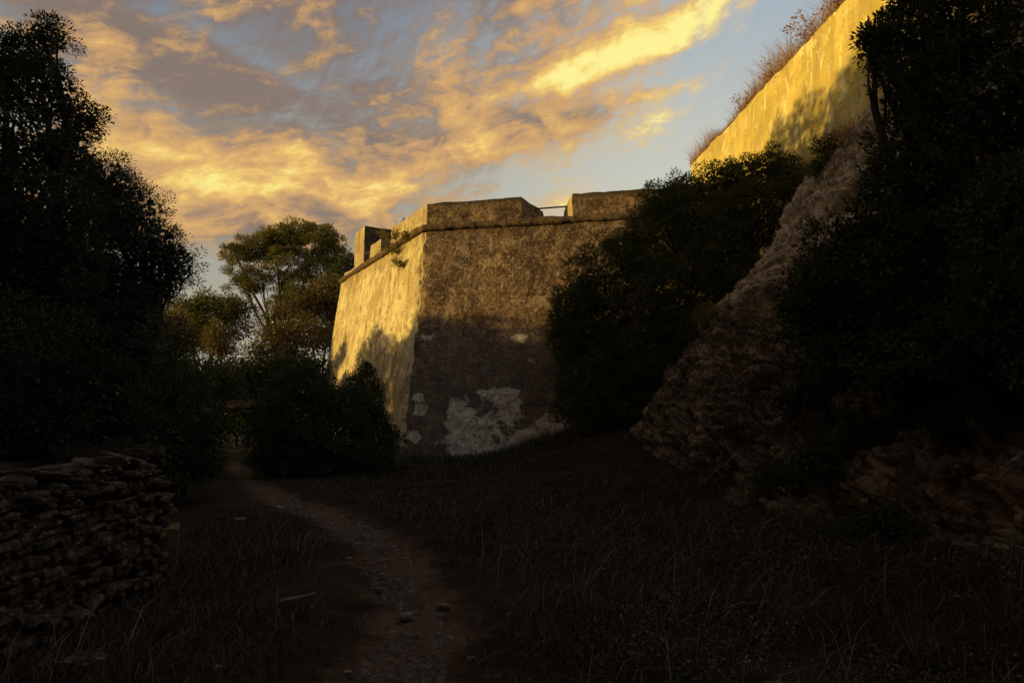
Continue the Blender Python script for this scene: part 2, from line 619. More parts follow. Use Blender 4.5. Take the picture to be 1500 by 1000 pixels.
# places where the brown render has gone and the pale lime below shows
pm = ellipse_mask(t, p, [fm(690, 645, 42, 44), fm(672, 607, 14, 24), fm(745, 600, 20, 20), fm(728, 575, 30, 8), fm(762, 495, 14, 7),
                         fm(806, 612, 15, 8), fm(735, 668, 44, 12), fm(785, 645, 38, 16), fm(842, 630, 44, 17), fm(815, 640, 40, 14), fm(612, 582, 9, 8), fm(617, 600, 12, 9), fm(606, 640, 10, 8),
                         fm(625, 495, 9, 6)], 0)
pn = noise(t, p, 3.4, 10, 0.74, 0.3)
pale = (pm * 1.5 + (pn - 0.5) * 4.2).ss(0.50, 0.85)
pale = (pale - a3.ss(0.54, 0.62) * 0.5).clip()
pale2 = noise(t, p, 1.1, 9, 0.7, 0.4).ss(0.66, 0.70) * pz_.ss(4.9, 4.4)
pale = pale.max(pale2 * 0.8)
pcol = mix(t, a2.ss(0.35, 0.65), (0.42, 0.355, 0.29), (0.76, 0.68, 0.58))
pcol = mix(t, a3.ss(0.55, 0.66) * 0.6, pcol, (0.10, 0.08, 0.06))
c = mix(t, pale * (a2 * 0.6 + 0.62).clip(), c, pcol)
moss = (pz_ + (a2 - 0.5) * 0.8 - (px_ + 2.9) * 0.16).ss(0.95, 0.55) * a1.ss(0.4, 0.6)
c = mix(t, moss * 0.6, c, (0.03, 0.032, 0.014))
t.links.new(c, b.inputs['Base Color'])
bump(t, b, a2 * 0.5 + a3 * 0.45 + pale * 0.35 + vor(t, p, 14, 'F1') * 0.2, 1.0, 0.09)

# pale lime render of the sunlit flank
M_FLANK, t, b = new_mat('pale_lime_render', 0.92)
p = wpos(t)
px_, py_, pz_ = xyz(t, p)
a1 = noise(t, p, 0.55, 8, 0.62, 0.5)
a2 = noise(t, p, 2.6, 9, 0.7)
a3 = noise(t, comb(t, px_ * 3.0, py_ * 3.0, pz_ * 0.35), 1.3, 6, 0.6)
a5 = noise(t, p, 9.0, 6, 0.72)
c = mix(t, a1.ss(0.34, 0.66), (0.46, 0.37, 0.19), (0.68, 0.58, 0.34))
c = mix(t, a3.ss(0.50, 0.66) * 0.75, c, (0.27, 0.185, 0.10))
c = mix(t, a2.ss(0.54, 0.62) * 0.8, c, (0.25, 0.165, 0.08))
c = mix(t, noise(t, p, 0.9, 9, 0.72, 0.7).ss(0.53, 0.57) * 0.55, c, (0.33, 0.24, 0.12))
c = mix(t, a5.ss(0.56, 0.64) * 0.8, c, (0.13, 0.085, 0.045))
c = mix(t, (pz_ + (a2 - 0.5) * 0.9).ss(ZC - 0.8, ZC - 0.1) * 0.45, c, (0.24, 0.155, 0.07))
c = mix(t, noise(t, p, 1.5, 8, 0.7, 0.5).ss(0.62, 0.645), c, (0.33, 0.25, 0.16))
t.links.new(c, b.inputs['Base Color'])
bump(t, b, a2 * 0.5 + a5 * 0.4 + a1 * 0.5, 0.8, 0.05)

# ochre plaster of the high curtain wall
M_OCHRE, t, b = new_mat('ochre_plaster', 0.92)
p = wpos(t)
px_, py_, pz_ = xyz(t, p)
a1 = noise(t, p, 0.6, 8, 0.62, 0.5)
a2 = noise(t, p, 3.4, 9, 0.7)
a3 = noise(t, comb(t, px_ * 2.0, py_ * 2.0, pz_ * 0.30), 1.6, 7, 0.6)
a5 = noise(t, p, 12.0, 6, 0.72)
c = mix(t, a1.ss(0.34, 0.66), (0.43, 0.325, 0.085), (0.62, 0.50, 0.15))
c = mix(t, a3.ss(0.48, 0.68) * 0.55, c, (0.34, 0.245, 0.085))
c = mix(t, noise(t, p, 1.1, 8, 0.7, 0.6).ss(0.52, 0.60) * 0.45, c, (0.36, 0.27, 0.12))
c = mix(t, noise(t, p, 2.2, 8, 0.7).ss(0.56, 0.62) * 0.6, c, (0.70, 0.60, 0.34))
c = mix(t, (a2 * 0.6 + a3 * 0.4).ss(0.60, 0.66), c, (0.78, 0.68, 0.42))
c = mix(t, a5.ss(0.53, 0.63) * 0.55, c, (0.28, 0.20, 0.06))
c = mix(t, noise(t, comb(t, px_ * 2.0, py_ * 2.0, pz_ * 0.7), 0.8, 9, 0.7, 0.5).ss(0.57, 0.62) * 0.8, c, (0.74, 0.64, 0.32))
t.links.new(c, b.inputs['Base Color'])
bump(t, b, a2 * 0.5 + a5 * 0.5, 0.7, 0.04)

M_CORDON = simple_mat('cordon_stone', ((0.05, 0.032, 0.02), (0.19, 0.125, 0.075), (0.03, 0.02, 0.014)), 4.5, bump_s=0.9, bump_d=0.05, detail=8)
M_MERLON, t, b = new_mat('parapet_render', 0.92)
p = wpos(t)
px_, py_, pz_ = xyz(t, p)
a2 = noise(t, p, 2.4, 9, 0.72)
a3 = noise(t, p, 9.0, 7, 0.75)
c = mix(t, a2.ss(0.36, 0.62), (0.075, 0.045, 0.026), (0.27, 0.18, 0.105))
c = mix(t, a3.ss(0.50, 0.60) * 0.85, c, (0.035, 0.022, 0.015))
c = mix(t, a3.ss(0.44, 0.34) * 0.7, c, (0.42, 0.32, 0.21))
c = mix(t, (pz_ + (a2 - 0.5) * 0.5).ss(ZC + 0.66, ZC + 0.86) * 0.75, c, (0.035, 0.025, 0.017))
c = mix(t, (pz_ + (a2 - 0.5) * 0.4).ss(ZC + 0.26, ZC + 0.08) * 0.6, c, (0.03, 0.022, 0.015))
t.links.new(c, b.inputs['Base Color'])
bump(t, b, a2 * 0.5 + a3 * 0.5, 1.0, 0.09)


# ------------------------------------------------------------------ terrain


def foot_x(y):
    return np.interp(y, [0, 5, 8.5, 13, 17.5, 24, 40], [4.3, 4.0, 3.15, 2.75, 2.7, 6.0, 10.0])


def ground_z(x, y):
    x = np.asarray(x, float)
    y = np.asarray(y, float)
    z = 0.022 * np.clip(y, -4, 30)
    z = z + 1.05 * ss(x, -1.6, 3.0) * ss(y, 9, 18.5)
    z = z + 0.25 * ss(x, 1.0, 3.6) * ss(y, 1, 6)
    terr = 1.02 * ss(-x, 3.42, 3.85) * (1 - ss(y, 6.4, 6.9)) + 1.0 * ss(-x - 0.30 * np.clip(y - 6.5, 0, 14), 4.4, 5.2) * ss(y, 6.2, 7.0) * (1 - ss(y, 15, 22))
    z = z + terr
    z = z + 3.2 * ss(x, 3.5, 9.0) * (1 - ss(y, 40, 70))
    p = np.stack([x, y, 0 * x], -1)
    z = z + 0.045 * fbm(p, 0.9, 4) + 0.02 * fbm(p, 4.0, 3) + 0.5 * fbm(p, 0.03, 2) * ss(np.hypot(x, y), 30, 120)
    return z


path_pts = np.array([[590, 1010], [612, 930], [606, 880], [560, 810], [500, 770], [440, 738], [385, 716], [352, 694], [345, 668], [340, 640]], float)
path_D = []
for (a_, b_) in path_pts:
    q = at(a_, b_, 1.0)
    path_D.append(at_z(a_, b_, 0.0 if b_ > 900 else (0.12 if b_ > 760 else 0.30)))
path_D = np.array(path_D)
path_D[-1] = at(338, 640, 26.0)
path_D[-2] = at(344, 668, 18.5)


def path_dist(x, y):
    P2 = np.stack([x, y], -1)
    best = np.full(x.shape, 1e9)
    bw = np.zeros(x.shape)
    W_ = np.interp(np.arange(len(path_D)), [0, 2, 5, 7, 9], [0.50, 0.38, 0.40, 0.32, 0.28])
    pts = np.concatenate([[path_D[0][:2] + np.array([0.1, -6])], path_D[:, :2]])
    W_ = np.concatenate([[0.7], W_])
    for k in range(len(pts) - 1):
        a_, b_ = pts[k], pts[k + 1]
        d = b_ - a_
        tt = np.clip(((P2 - a_) @ d) / (d @ d), 0, 1)
        dist = np.linalg.norm(P2 - (a_ + tt[..., None] * d), axis=-1)
        w = W_[k] + (W_[k + 1] - W_[k]) * tt
        val = dist - w
        upd = val < best
        best = np.where(upd, val, best)
    return best


def path_val(x, y):
    p = np.stack([x, y, 0 * x], -1)
    return path_dist(x, y) + 0.28 * fbm(p, 1.3, 4)


xs = np.concatenate([-np.geomspace(700, 8.2, 26), np.arange(-8, 9.001, 0.075), np.geomspace(9.3, 700, 24)])
ys = np.concatenate([-np.geomspace(300, 1.2, 18), np.arange(-1, 1.9, 0.25), np.arange(2.0, 13.0, 0.07), np.arange(13.0, 30, 0.16), np.geomspace(30.3, 1200, 26)])
GX, GY = np.meshgrid(xs, ys, indexing='ij')
GZ = ground_z(GX, GY)
pv = path_val(GX, GY)
GZ = GZ - 0.035 * ss(-pv, -0.1, 0.2) * ss(GY, 0, 3)
V = np.stack([GX, GY, GZ], -1).reshape(-1, 3)
F = grid_faces(len(xs), len(ys))
fc = V[F].mean(1)
isp = (path_val(fc[:, 0], fc[:, 1]) < 0) & (fc[:, 1] > 1.0) & (fc[:, 1] < 25)


def submesh(V, F):
    u, inv = np.unique(F, return_inverse=True)
    return V[u], inv.reshape(F.shape)


for nm_, msk in (('ground', ~isp), ('dirt_path', isp)):
    Vg, Fg = submesh(V, F[msk])
    o = tag(mesh(nm_, Vg, Fg, M_GROUND, smooth=True), kind='structure')
    trod = ss(-path_dist(Vg[:, 0], Vg[:, 1]), -0.35, 0.40) * ss(Vg[:, 1], -4, 0) * (1 - ss(Vg[:, 1], 20, 27))
    o.data.attributes.new('trod', 'FLOAT', 'POINT').data.foreach_set('value', trod.astype(np.float32))

# ------------------------------------------------------------------ rock slope
# ridge line of the spur, from its foot up to the high wall
ridge = np.array([at(892, 672, 17.6), at(930, 622, 17.2), at(962, 575, 16.8), at(1022, 480, 16.3), at(1075, 425, 16.0), at(1128, 368, 15.7), at(1160, 300, 15.5), at(1192, 258, 15.3),
                  at(1240, 222, 15.0), at(1292, 185, 14.7)])
sr = np.linspace(0, 1, len(ridge))
NS, NT = 250, 400
s_ = np.linspace(0, 1, NS)
rid = np.stack([np.interp(s_, sr, ridge[:, k]) for k in range(3)], -1)
tt = np.linspace(-0.22, 1.0, NT)
SV = np.zeros((NS, NT, 3))
for j, tv in enumerate(tt):
    if tv < 0:
        k = -tv / 0.22
        off = np.array([3.4, 4.2, 0]) * k
        q = rid + off[None] * (0.4 + 0.6 * s_[:, None])
        q[:, 2] = rid[:, 2] - (0.9 * k + 0.6 * k * s_)
    else:
        yy = 17.6 * (1 - tv) + (-1.5) * tv
        fx = foot_x(yy)
        fz = ground_z(np.array([fx + 0.1]), np.array([yy]))[0] - 0.25
        # profile: steep ragged lower face, easing above
        prof = s_ ** (1.0 + 0.55 * min(1, tv * 2.0))
        topx = 7.3 + 1.6 * ss(tv, 0.1, 0.6)
        topz = 8.3 + 0.6 * tv
        bulge = np.array([np.interp(sv, [0, .15, .35, .6, 1], [0, .14, .36, .68, 1]) for sv in s_])
        q = np.stack([fx + (topx - fx) * bulge, np.full(NS, yy), fz + (topz - fz) * s_], -1)
        # near the spur end the sheet follows the ridge itself
        w = (1 - ss(tv, 0.0, 0.32))
        rr = rid.copy()
        rr[:, 1] = rid[:, 1] - (17.6 + 1.5) * tv * 0.85
        q = q * (1 - w) + rr * w
    SV[:, j] = q
p3 = SV.reshape(-1, 3)
# fractured blocks: offset per nearest cell in coordinates squeezed along tilted strata
A = np.array([[1.0, 0.0, 0.25], [0.1, 0.8, -0.2], [-0.35, 0.15, 2.0]])
q3 = p3 @ A.T + 0.35 * np.stack([fbm(p3, 0.7, 3), fbm(p3 + 9, 0.7, 3), fbm(p3 + 19, 0.7, 3)], -1)


def cells(q, size):
    f = np.floor(q / size)
    best = np.full(len(q), 1e9)
    sec = np.full(len(q), 1e9)
    val = np.zeros(len(q))
    tl = np.zeros((len(q), 3))
    for a in (-1, 0, 1):
        for b_ in (-1, 0, 1):
            for c_ in (-1, 0, 1):
                i, j, k = f[:, 0] + a, f[:, 1] + b_, f[:, 2] + c_
                h1, h2, h3 = hash3(i, j, k), hash3(i + 71, j, k), hash3(i, j + 53, k)
                sp = np.stack([(i + h1) * size, (j + h2) * size, (k + h3) * size], -1)
                d = np.linalg.norm(q - sp, axis=1)
                up = d < best
                sec = np.where(up, best, np.minimum(sec, d))
                v = hash3(i + 13, j + 7, k + 3)
                dv = (q - sp)
                tilt = dv @ np.array([0.3, 0.5, 0.4])
                val = np.where(up, v + 0.5 * tilt * (h1 - 0.5) * 2, val)
                best = np.where(up, d, best)
    return val, sec - best


v1, e1 = cells(q3, 1.15)
v2, e2 = cells(q3 + 40, 0.42)
v3, e3 = cells(q3 * np.array([1.0, 1.0, 1.6]) + 80, 0.19)
rid_ = 1 - np.abs(fbm(p3 * np.array([1, 1, 1.8]), 1.1, 5, 0.6)) * 2
disp = (0.40 * (v1 - 0.5) - 0.16 * np.exp(-e1 / 0.05) + 0.20 * (v2 - 0.5) - 0.07 * np.exp(-e2 / 0.03) + 0.13 * (v3 - 0.5) - 0.03 * np.exp(-e3 / 0.02)
        + 0.24 * fbm(p3, 0.5, 4) + 0.06 * rid_ + 0.05 * fbm(p3, 6.0, 4, 0.6))
sgrid = np.repeat(s_, NT)
tgrid = np.tile(tt, NS)
amp = ss(sgrid, 0.0, 0.06) * (0.55 + 0.45 * ss(tgrid, 0.0, 0.2))
amp = amp * (1 - 0.35 * ss(sgrid, 0.9, 1.0))
nrm = unit(np.array([-0.78, -0.25, 0.55]))
p3 = p3 + nrm[None] * (disp * amp)[:, None]
SVd = p3.reshape(NS, NT, 3)
Fs = grid_faces(NS, NT)
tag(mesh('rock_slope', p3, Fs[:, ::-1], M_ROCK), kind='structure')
# hill top behind the slope, carrying the high wall
hx = np.array([7.2, 9, 20, 60])
hy = np.array([-1.5, 4, 9, 14, 17.6, 22, 30, 60])
HX, HY = np.meshgrid(hx, hy, indexing='ij')
HX = HX + np.where(HX < 8, 0.5 + 2.2 * ss(-HY, -17, -2), 0)
HZ = 8.2 + 0.02 * (HX - 7) + 0 * HY - 6 * ss(HY, 26, 60)
tag(mesh('hill', np.stack([HX, HY, HZ], -1).reshape(-1, 3), grid_faces(4, 8), M_SOIL), kind='structure')


def slope_at(px, py):
    """the slope vertex seen nearest to px, py"""
    q = SVd.reshape(-1, 3)
    d = np.stack([q[:, 0], CP * q[:, 1] + SP * (q[:, 2] - CAMZ), -SP * q[:, 1] + CP * (q[:, 2] - CAMZ)], -1)
    ok = d[:, 1] > 0.5
    X_ = np.where(ok, 750 + 1000 * d[:, 0] / np.where(ok, d[:, 1], 1), 1e6)
    Y_ = np.where(ok, 500 - 1000 * d[:, 2] / np.where(ok, d[:, 1], 1), 1e6)
    e = np.hypot(X_ - px, Y_ - py) + d[:, 1] * 0.8
    return q[np.argmin(e)]


# ------------------------------------------------------------------ the low bastion
bc = empty('bastion', (C[0], C[1] + 3, 0.0), 'weathered masonry bastion with battered walls, sunlit flank and parapet at the path end', 'fortification')


def wall_loft(poly_top, poly_bot, z0, z1, step, nz):
    """battered wall skin along an open polyline; returns V, F, segment ids"""
    cols, seg = [], []
    for k in range(len(poly_top) - 1):
        n = max(2, int(np.linalg.norm(poly_top[k + 1] - poly_top[k]) / step))
        for i in range(n + (1 if k == len(poly_top) - 2 else 0)):
            u = i / n
            cols.append((poly_top[k] * (1 - u) + poly_top[k + 1] * u, poly_bot[k] * (1 - u) + poly_bot[k + 1] * u))
            seg.append(k)
    zz = np.linspace(0, 1, nz)
    V = np.array([[np.append(a * z + b_ * (1 - z), z0 + (z1 - z0) * z) for z in zz] for a, b_ in cols])
    F = grid_faces(len(cols), nz)
    return V, F, np.repeat(np.array(seg[:-1]), nz - 1)


Z0 = -0.4
h = ZC - Z0
rnd = 0.10
Ca, Cb = C[:2] + ldir * rnd, C[:2] + fdir * rnd
Cm = C[:2] - (nF + nL) * 0.02
o_ = coff * h
topP = [Lback, Lend, Ca, Cm, Cb, Rend]
botP = [Lback + np.array([0, .5]), Lend + nL * BL * h, Ca + o_, Cm + o_, Cb + o_, Rend + nF * BF * h]
V, F, sg = wall_loft(topP, botP, Z0, ZC, 0.10, 90)
sh = V.shape
p3 = V.reshape(-1, 3)
nn = unit(np.array([-0.5, -0.87, 0.1]))
d = 0.05 * fbm(p3, 0.8, 4) + 0.022 * fbm(p3, 4.0, 4, 0.6) - 0.05 * np.clip(fbm(p3 + 31, 1.7, 3) - 0.35, 0, 1)
# bites out of the arris
ca = np.abs(np.minimum(np.linalg.norm(p3[:, :2] - (C[:2] + coff[None] * (ZC - p3[:, 2:3])), axis=1), 1.0))
d = d - 0.16 * np.exp(-(ca / 0.18) ** 2) * (0.4 + 1.3 * fbm(p3 + 5, 2.6, 4, 0.6))
p3 = p3 + nn[None] * d[:, None]
mi = np.where(sg <= 1, 1, 0)
mi = np.where(sg == 2, 1, mi)
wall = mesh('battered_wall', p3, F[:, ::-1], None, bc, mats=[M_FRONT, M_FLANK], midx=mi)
# terreplein behind the parapet
mesh('platform', np.array([np.append(q, ZC - 0.02) for q in [Lend, C[:2], Rend, Rend + np.array([0, 12]), Lend + np.array([6, 8])]]), np.array([[0, 1, 2, 3, 4]]), M_SOIL, bc)

# cordon: a worn round moulding under the parapet
cp = [Lend + ldir * 0.05, C[:2] + (nF + nL) * 0.03, Rend]
cpt = []
for k in range(2):
    n = int(np.linalg.norm(cp[k + 1] - cp[k]) / 0.06)
    for i in range(n):
        cpt.append(cp[k] + (cp[k + 1] - cp[k]) * i / n)
cpt.append(cp[-1])
cpt = np.array(cpt)
cz = np.full(len(cpt), ZC + 0.02)
c3 = np.column_stack([cpt, cz])
Vt, Ft = tube(c3, 0.125, 10)
Vt[:, 2] = ZC + 0.02 + (Vt[:, 2] - ZC - 0.02) * 0.95
cen = np.repeat(c3, 10, 0)
er = 1 + 0.40 * fbm(Vt, 1.6, 4) + 0.30 * fbm(Vt, 4.5, 4, 0.6) - 0.7 * np.clip(fbm(Vt + 50, 0.9, 3) - 0.2, 0, 1)
Vt = cen + (Vt - cen) * er[:, None]
mesh('cordon', Vt, Ft, M_CORDON, bc)


def prism(name, poly, z0, ztop, mat, parent, step=0.12, amp=0.02, mats=None, midx=None):
    """upright block with rough faces; ztop gives one height per corner"""
    poly = [np.asarray(q, float) for q in poly]
    n = len(poly)
    area = sum(poly[i][0] * poly[(i + 1) % n][1] - poly[(i + 1) % n][0] * poly[i][1] for i in range(n))
    if area < 0:
        poly = poly[::-1]
        ztop = ztop[::-1]
        if midx:
            midx = (midx[::-1])[1:] + (midx[::-1])[:1]
    cols, zt, sid = [], [], []
    for k in range(n):
        a, b_ = poly[k], poly[(k + 1) % n]
        m = max(2, int(np.linalg.norm(b_ - a) / step))
        for i in range(m):
            u = i / m
            cols.append(a + (b_ - a) * u)
            zt.append(ztop[k] + (ztop[(k + 1) % n] - ztop[k]) * u)
            sid.append(k)
    nc = len(cols)
    nz = max(3, int((max(ztop) - z0) / step))
    V = np.array([[np.append(c_, z0 + (z - z0) * w) for w in np.linspace(0, 1, nz)] for c_, z in zip(cols, zt)])
    p3 = V.reshape(-1, 3)
    cen = np.append(np.mean(poly, 0), z0)
    out = unit((p3 - cen) * np.array([1, 1, 0]))
    p3 = p3 + out * (amp * (fbm(p3, 1.6, 3) + 0.9 * fbm(p3, 6, 3)))[:, None]
    p3 = p3.reshape(nc, nz, 3)
    p3[:, -1, 2] += 0.4 * amp + 1.6 * amp * fbm(p3[:, -1] * np.array([1, 1, 0]), 1.8, 5, 0.65) - 2.2 * amp * np.clip(fbm(p3[:, -1] * np.array([1, 1, 0]) + 7, 1.3, 3) - 0.25, 0, 1)
    p3[:, -1, :2] -= (out.reshape(nc, nz, 3)[:, -1, :2]) * 0.025
    i = np.arange(nc)[:, None] * nz
    i2 = ((np.arange(nc) + 1) % nc)[:, None] * nz
    j = np.arange(nz - 1)[None]
    F = np.stack([i + j, i2 + j, i2 + j + 1, i + j + 1], -1).reshape(-1, 4)
    topf = (np.arange(nc) * nz + nz - 1)[None]
    if mats:
        mid = np.concatenate([np.repeat(np.array([midx[s] for s in sid]), nz - 1), [midx[0]]])
        return mesh(name, p3.reshape(-1, 3), [F, topf], None, parent, mats=mats, midx=mid)
    return mesh(name, p3.reshape(-1, 3), [F, topf], mat, parent)


def on_front(px):
    """foot of the parapet along the front, seen at px"""
    u = np.linspace(0, 11, 2000)
    q = C[:2][None] + fdir[None] * u[:, None]
    X_ = 750 + 1000 * q[:, 0] / (CP * q[:, 1] + SP * (ZC + 0.3 - CAMZ))
    return q[np.argmin(np.abs(X_ - px))]


def on_left(px, dz=0.3):
    u = np.linspace(0, np.linalg.norm(Lend - C[:2]), 2000)
    q = C[:2][None] + ldir[None] * u[:, None]
    X_ = 750 + 1000 * q[:, 0] / (CP * q[:, 1] + SP * (ZC + dz - CAMZ))
    return q[np.argmin(np.abs(X_ - px))]


ins = 0.05
PT = ZC + 0.86
Ci = C[:2] - (nF + nL) * ins
a_end = on_front(764) - nF * ins
a_spl = on_front(788) - nF * 1.25
l_end = on_left(571) - nL * ins
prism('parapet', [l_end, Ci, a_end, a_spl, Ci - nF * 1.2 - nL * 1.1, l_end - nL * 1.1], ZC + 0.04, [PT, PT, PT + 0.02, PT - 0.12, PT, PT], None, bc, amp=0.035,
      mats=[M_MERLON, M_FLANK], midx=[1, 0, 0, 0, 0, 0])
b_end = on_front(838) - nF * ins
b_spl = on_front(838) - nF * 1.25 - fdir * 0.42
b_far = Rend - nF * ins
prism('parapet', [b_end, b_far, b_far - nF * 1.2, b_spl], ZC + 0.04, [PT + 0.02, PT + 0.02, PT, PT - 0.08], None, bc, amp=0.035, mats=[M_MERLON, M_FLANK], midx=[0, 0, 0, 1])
# sill of the embrasure and its iron bar
prism('embrasure_sill', [on_front(766) - nF * 0.1, on_front(837) - nF * 0.1, on_front(837) - nF * 0.9, on_front(766) - nF * 0.9], ZC + 0.0, [ZC + 0.17] * 4, M_CORDON, bc, amp=0.02)
ba = on_front(778) - nF * 0.85
bb_ = on_front(842) - nF * 0.85
zb = ZC + 0.72
mesh('iron_bar', *tube([np.append(ba, zb), np.append((ba + bb_) / 2, zb + 0.012), np.append(bb_, zb + 0.02)], 0.028, 8), M_IRON, bc)

# merlons on the flank: a small step and a taller block by the far end
def block_left(name, pxa, pxb, ztop, thick, mats_):
    a, b_ = on_left(pxa) - nL * ins, on_left(pxb) - nL * ins
    prism(name, [a, b_, b_ - nL * thick, a - nL * thick], ZC + 0.04, [ztop] * 4, None, bc, mats=mats_, midx=[1, 0, 0, 0])


q1 = on_left(552)
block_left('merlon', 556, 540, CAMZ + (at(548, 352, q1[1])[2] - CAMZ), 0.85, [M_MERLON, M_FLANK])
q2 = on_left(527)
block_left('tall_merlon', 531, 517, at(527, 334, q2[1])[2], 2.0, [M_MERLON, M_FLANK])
lowp = [on_left(566) - nL * ins, on_left(503) - nL * ins]
prism('parapet_stub', [lowp[0], lowp[1], lowp[1] - nL * 0.9, lowp[0] - nL * 0.9], ZC + 0.04, [ZC + 0.16, ZC + 0.30, ZC + 0.30, ZC + 0.16], M_FLANK, bc, amp=0.05)
# two put-log holes: short dark recesses framed by broken render
# ------------------------------------------------------------------ the high curtain wall above the rock
W1 = at(1016, 238, 26.0)
ZW = W1[2]
W2 = at_z(1240, 0, ZW)
wdir = unit((W2 - W1)[:2])
nW = np.array([wdir[1], -wdir[0]])
if nW[0] > 0:
    nW = -nW
Wa = W1[:2] - wdir * 0.3
Wb = W1[:2] + wdir * 27.0
hw = empty('high_wall', (Wa[0] + 1, Wa[1], 6.5), 'tall ochre plastered curtain wall glowing in low sun above the rock slope', 'wall')
Zb = 3.5
hb = ZW - Zb
tp = [Wa + np.array([4, 1.0]), Wa, Wb]
bt = [Wa + np.array([4, 1.0]), Wa + nW * 0.08 * hb, Wb + nW * 0.08 * hb]
V, F, sg = wall_loft(tp, bt, Zb, ZW, 0.11, 60)
p3 = V.reshape(-1, 3)
p3 = p3 + np.append(nW, 0)[None] * (0.05 * fbm(p3, 0.7, 4) + 0.028 * fbm(p3, 4, 4, 0.6) - 0.04 * np.clip(fbm(p3 + 13, 1.5, 3) - 0.4, 0, 1))[:, None]
rim = p3.reshape(V.shape)
rim[:, -1, 2] += 0.06 * fbm(rim[:, -1], 1.2, 3) + 0.06 * fbm(rim[:, -1], 5.0, 3)
mesh('wall_face', rim.reshape(-1, 3), F[:, ::-1], M_OCHRE, hw)
topq = np.array([[np.append(Wa, ZW - 0.01), np.append(Wb, ZW - 0.01), np.append(Wb - nW * 5, ZW + 0.1), np.append(Wa - nW * 4, ZW + 0.1)]]).reshape(-1, 3)
mesh('earth_fill', topq, np.array([[0, 1, 2, 3]]), M_SOIL, hw)

# ------------------------------------------------------------------ foliage builders


def leaves(cent, axis, normal, L, Wd, fold=0.15):
    """rhombic leaves with a slight fold: V, F"""
    n = len(cent)
    axis = unit(axis)
    side = unit(np.cross(axis, normal))
    nn_ = np.cross(side, axis)
    L = np.broadcast_to(L, (n,))[:, None]
    Wd = np.broadcast_to(Wd, (n,))[:, None]
    b0 = cent
    m1 = cent + axis * L * 0.45 + side * Wd * 0.5 + nn_ * L * fold
    tip = cent + axis * L
    m2 = cent + axis * L * 0.45 - side * Wd * 0.5 + nn_ * L * fold
    V = np.stack([b0, m1, tip, m2], 1).reshape(-1, 3)
    F = np.arange(4 * n).reshape(n, 4)
    return V, F


def rdir(n):
    return unit(RNG.normal(size=(n, 3)))


def crown_mesh(blobs, leaf, clump, per, cover=1.3, droop=0.0, shell=(0.70, 1.08), fill=True, needle=False, ratio=0.42, wisp=0.12):
    """blobs: list of (centre, radii); leaves sit in clumps over each blob's shell with gaps between"""
    Cs, Rs, Outs = [], [], []
    for (c_, r_b) in blobs:
        r_b = np.broadcast_to(np.asarray(r_b, float), (3,))
        ar = 4 * math.pi * ((r_b[0] * r_b[1]) ** 1.6 / 3 + (r_b[0] * r_b[2]) ** 1.6 / 3 + (r_b[1] * r_b[2]) ** 1.6 / 3) ** (1 / 1.6)
        n = max(4, int(cover * ar / (math.pi * clump ** 2)))
        d = rdir(n)
        rad = RNG.uniform(shell[0], shell[1], n) * (1 + 0.22 * fbm(d * 1.7 + np.asarray(c_)[None], 1.0, 3) * 1.6)
        w = RNG.random(n) < wisp
        rad = np.where(w, rad * RNG.uniform(1.02, 1.22, n), rad)
        Cs.append(np.asarray(c_)[None] + d * r_b[None] * rad[:, None])
        Outs.append(d)
        Rs.append(np.where(w, 0.6, 1.0) * clump * RNG.uniform(0.55, 1.3, n))
    Cs, Rs, Outs = np.concatenate(Cs), np.concatenate(Rs), np.concatenate(Outs)
    n = len(Cs)
    idx = np.repeat(np.arange(n), np.maximum(3, (per * (Rs / clump) ** 1.6).astype(int)))
    m = len(idx)
    off = rdir(m) * (RNG.random(m) ** 0.45)[:, None] * Rs[idx][:, None]
    off[:, 2] *= 0.75
    pos = Cs[idx] + off
    ax = unit(off / Rs[idx][:, None] * 0.9 + Outs[idx] * 0.5 + rdir(m) * 0.7 + np.array([0, 0, 0.15 - droop]))
    nm = unit(Outs[idx] * 0.4 + np.array([0, 0, 0.8]) + rdir(m) * 0.8)
    Ls = leaf * RNG.uniform(0.6, 1.25, m)
    V, F = leaves(pos, ax, nm, Ls, Ls * ratio)
    parts = [(V, F)]
    if fill:
        cs, ls = [], []
        for (c_, r_b) in blobs:
            r_b = np.broadcast_to(np.asarray(r_b, float), (3,))
            k = 420
            cs.append(np.asarray(c_)[None] + rdir(k) * (RNG.random(k) ** 0.4)[:, None] * r_b[None] * 0.80)
            ls.append(np.full(k, min(r_b.mean() * 0.2, max(0.11, leaf * 1.3))))
        cs, ls = np.concatenate(cs), np.concatenate(ls)
        parts.append(leaves(cs, rdir(len(cs)), rdir(len(cs)), ls, ls * 0.8))
    V, F = join(parts)
    return V, F, Cs


def limb_path(a, b_, bend, n=7):
    a, b_ = np.asarray(a, float), np.asarray(b_, float)
    u = np.linspace(0, 1, n)[:, None]
    ln = np.linalg.norm(b_ - a)
    mid = rdir(1)[0] * ln * bend
    p_ = a + (b_ - a) * u + (mid + np.array([0, 0, -0.25 * ln * bend]))[None] * (4 * u * (1 - u))
    return p_ + rdir(n) * ln * 0.012


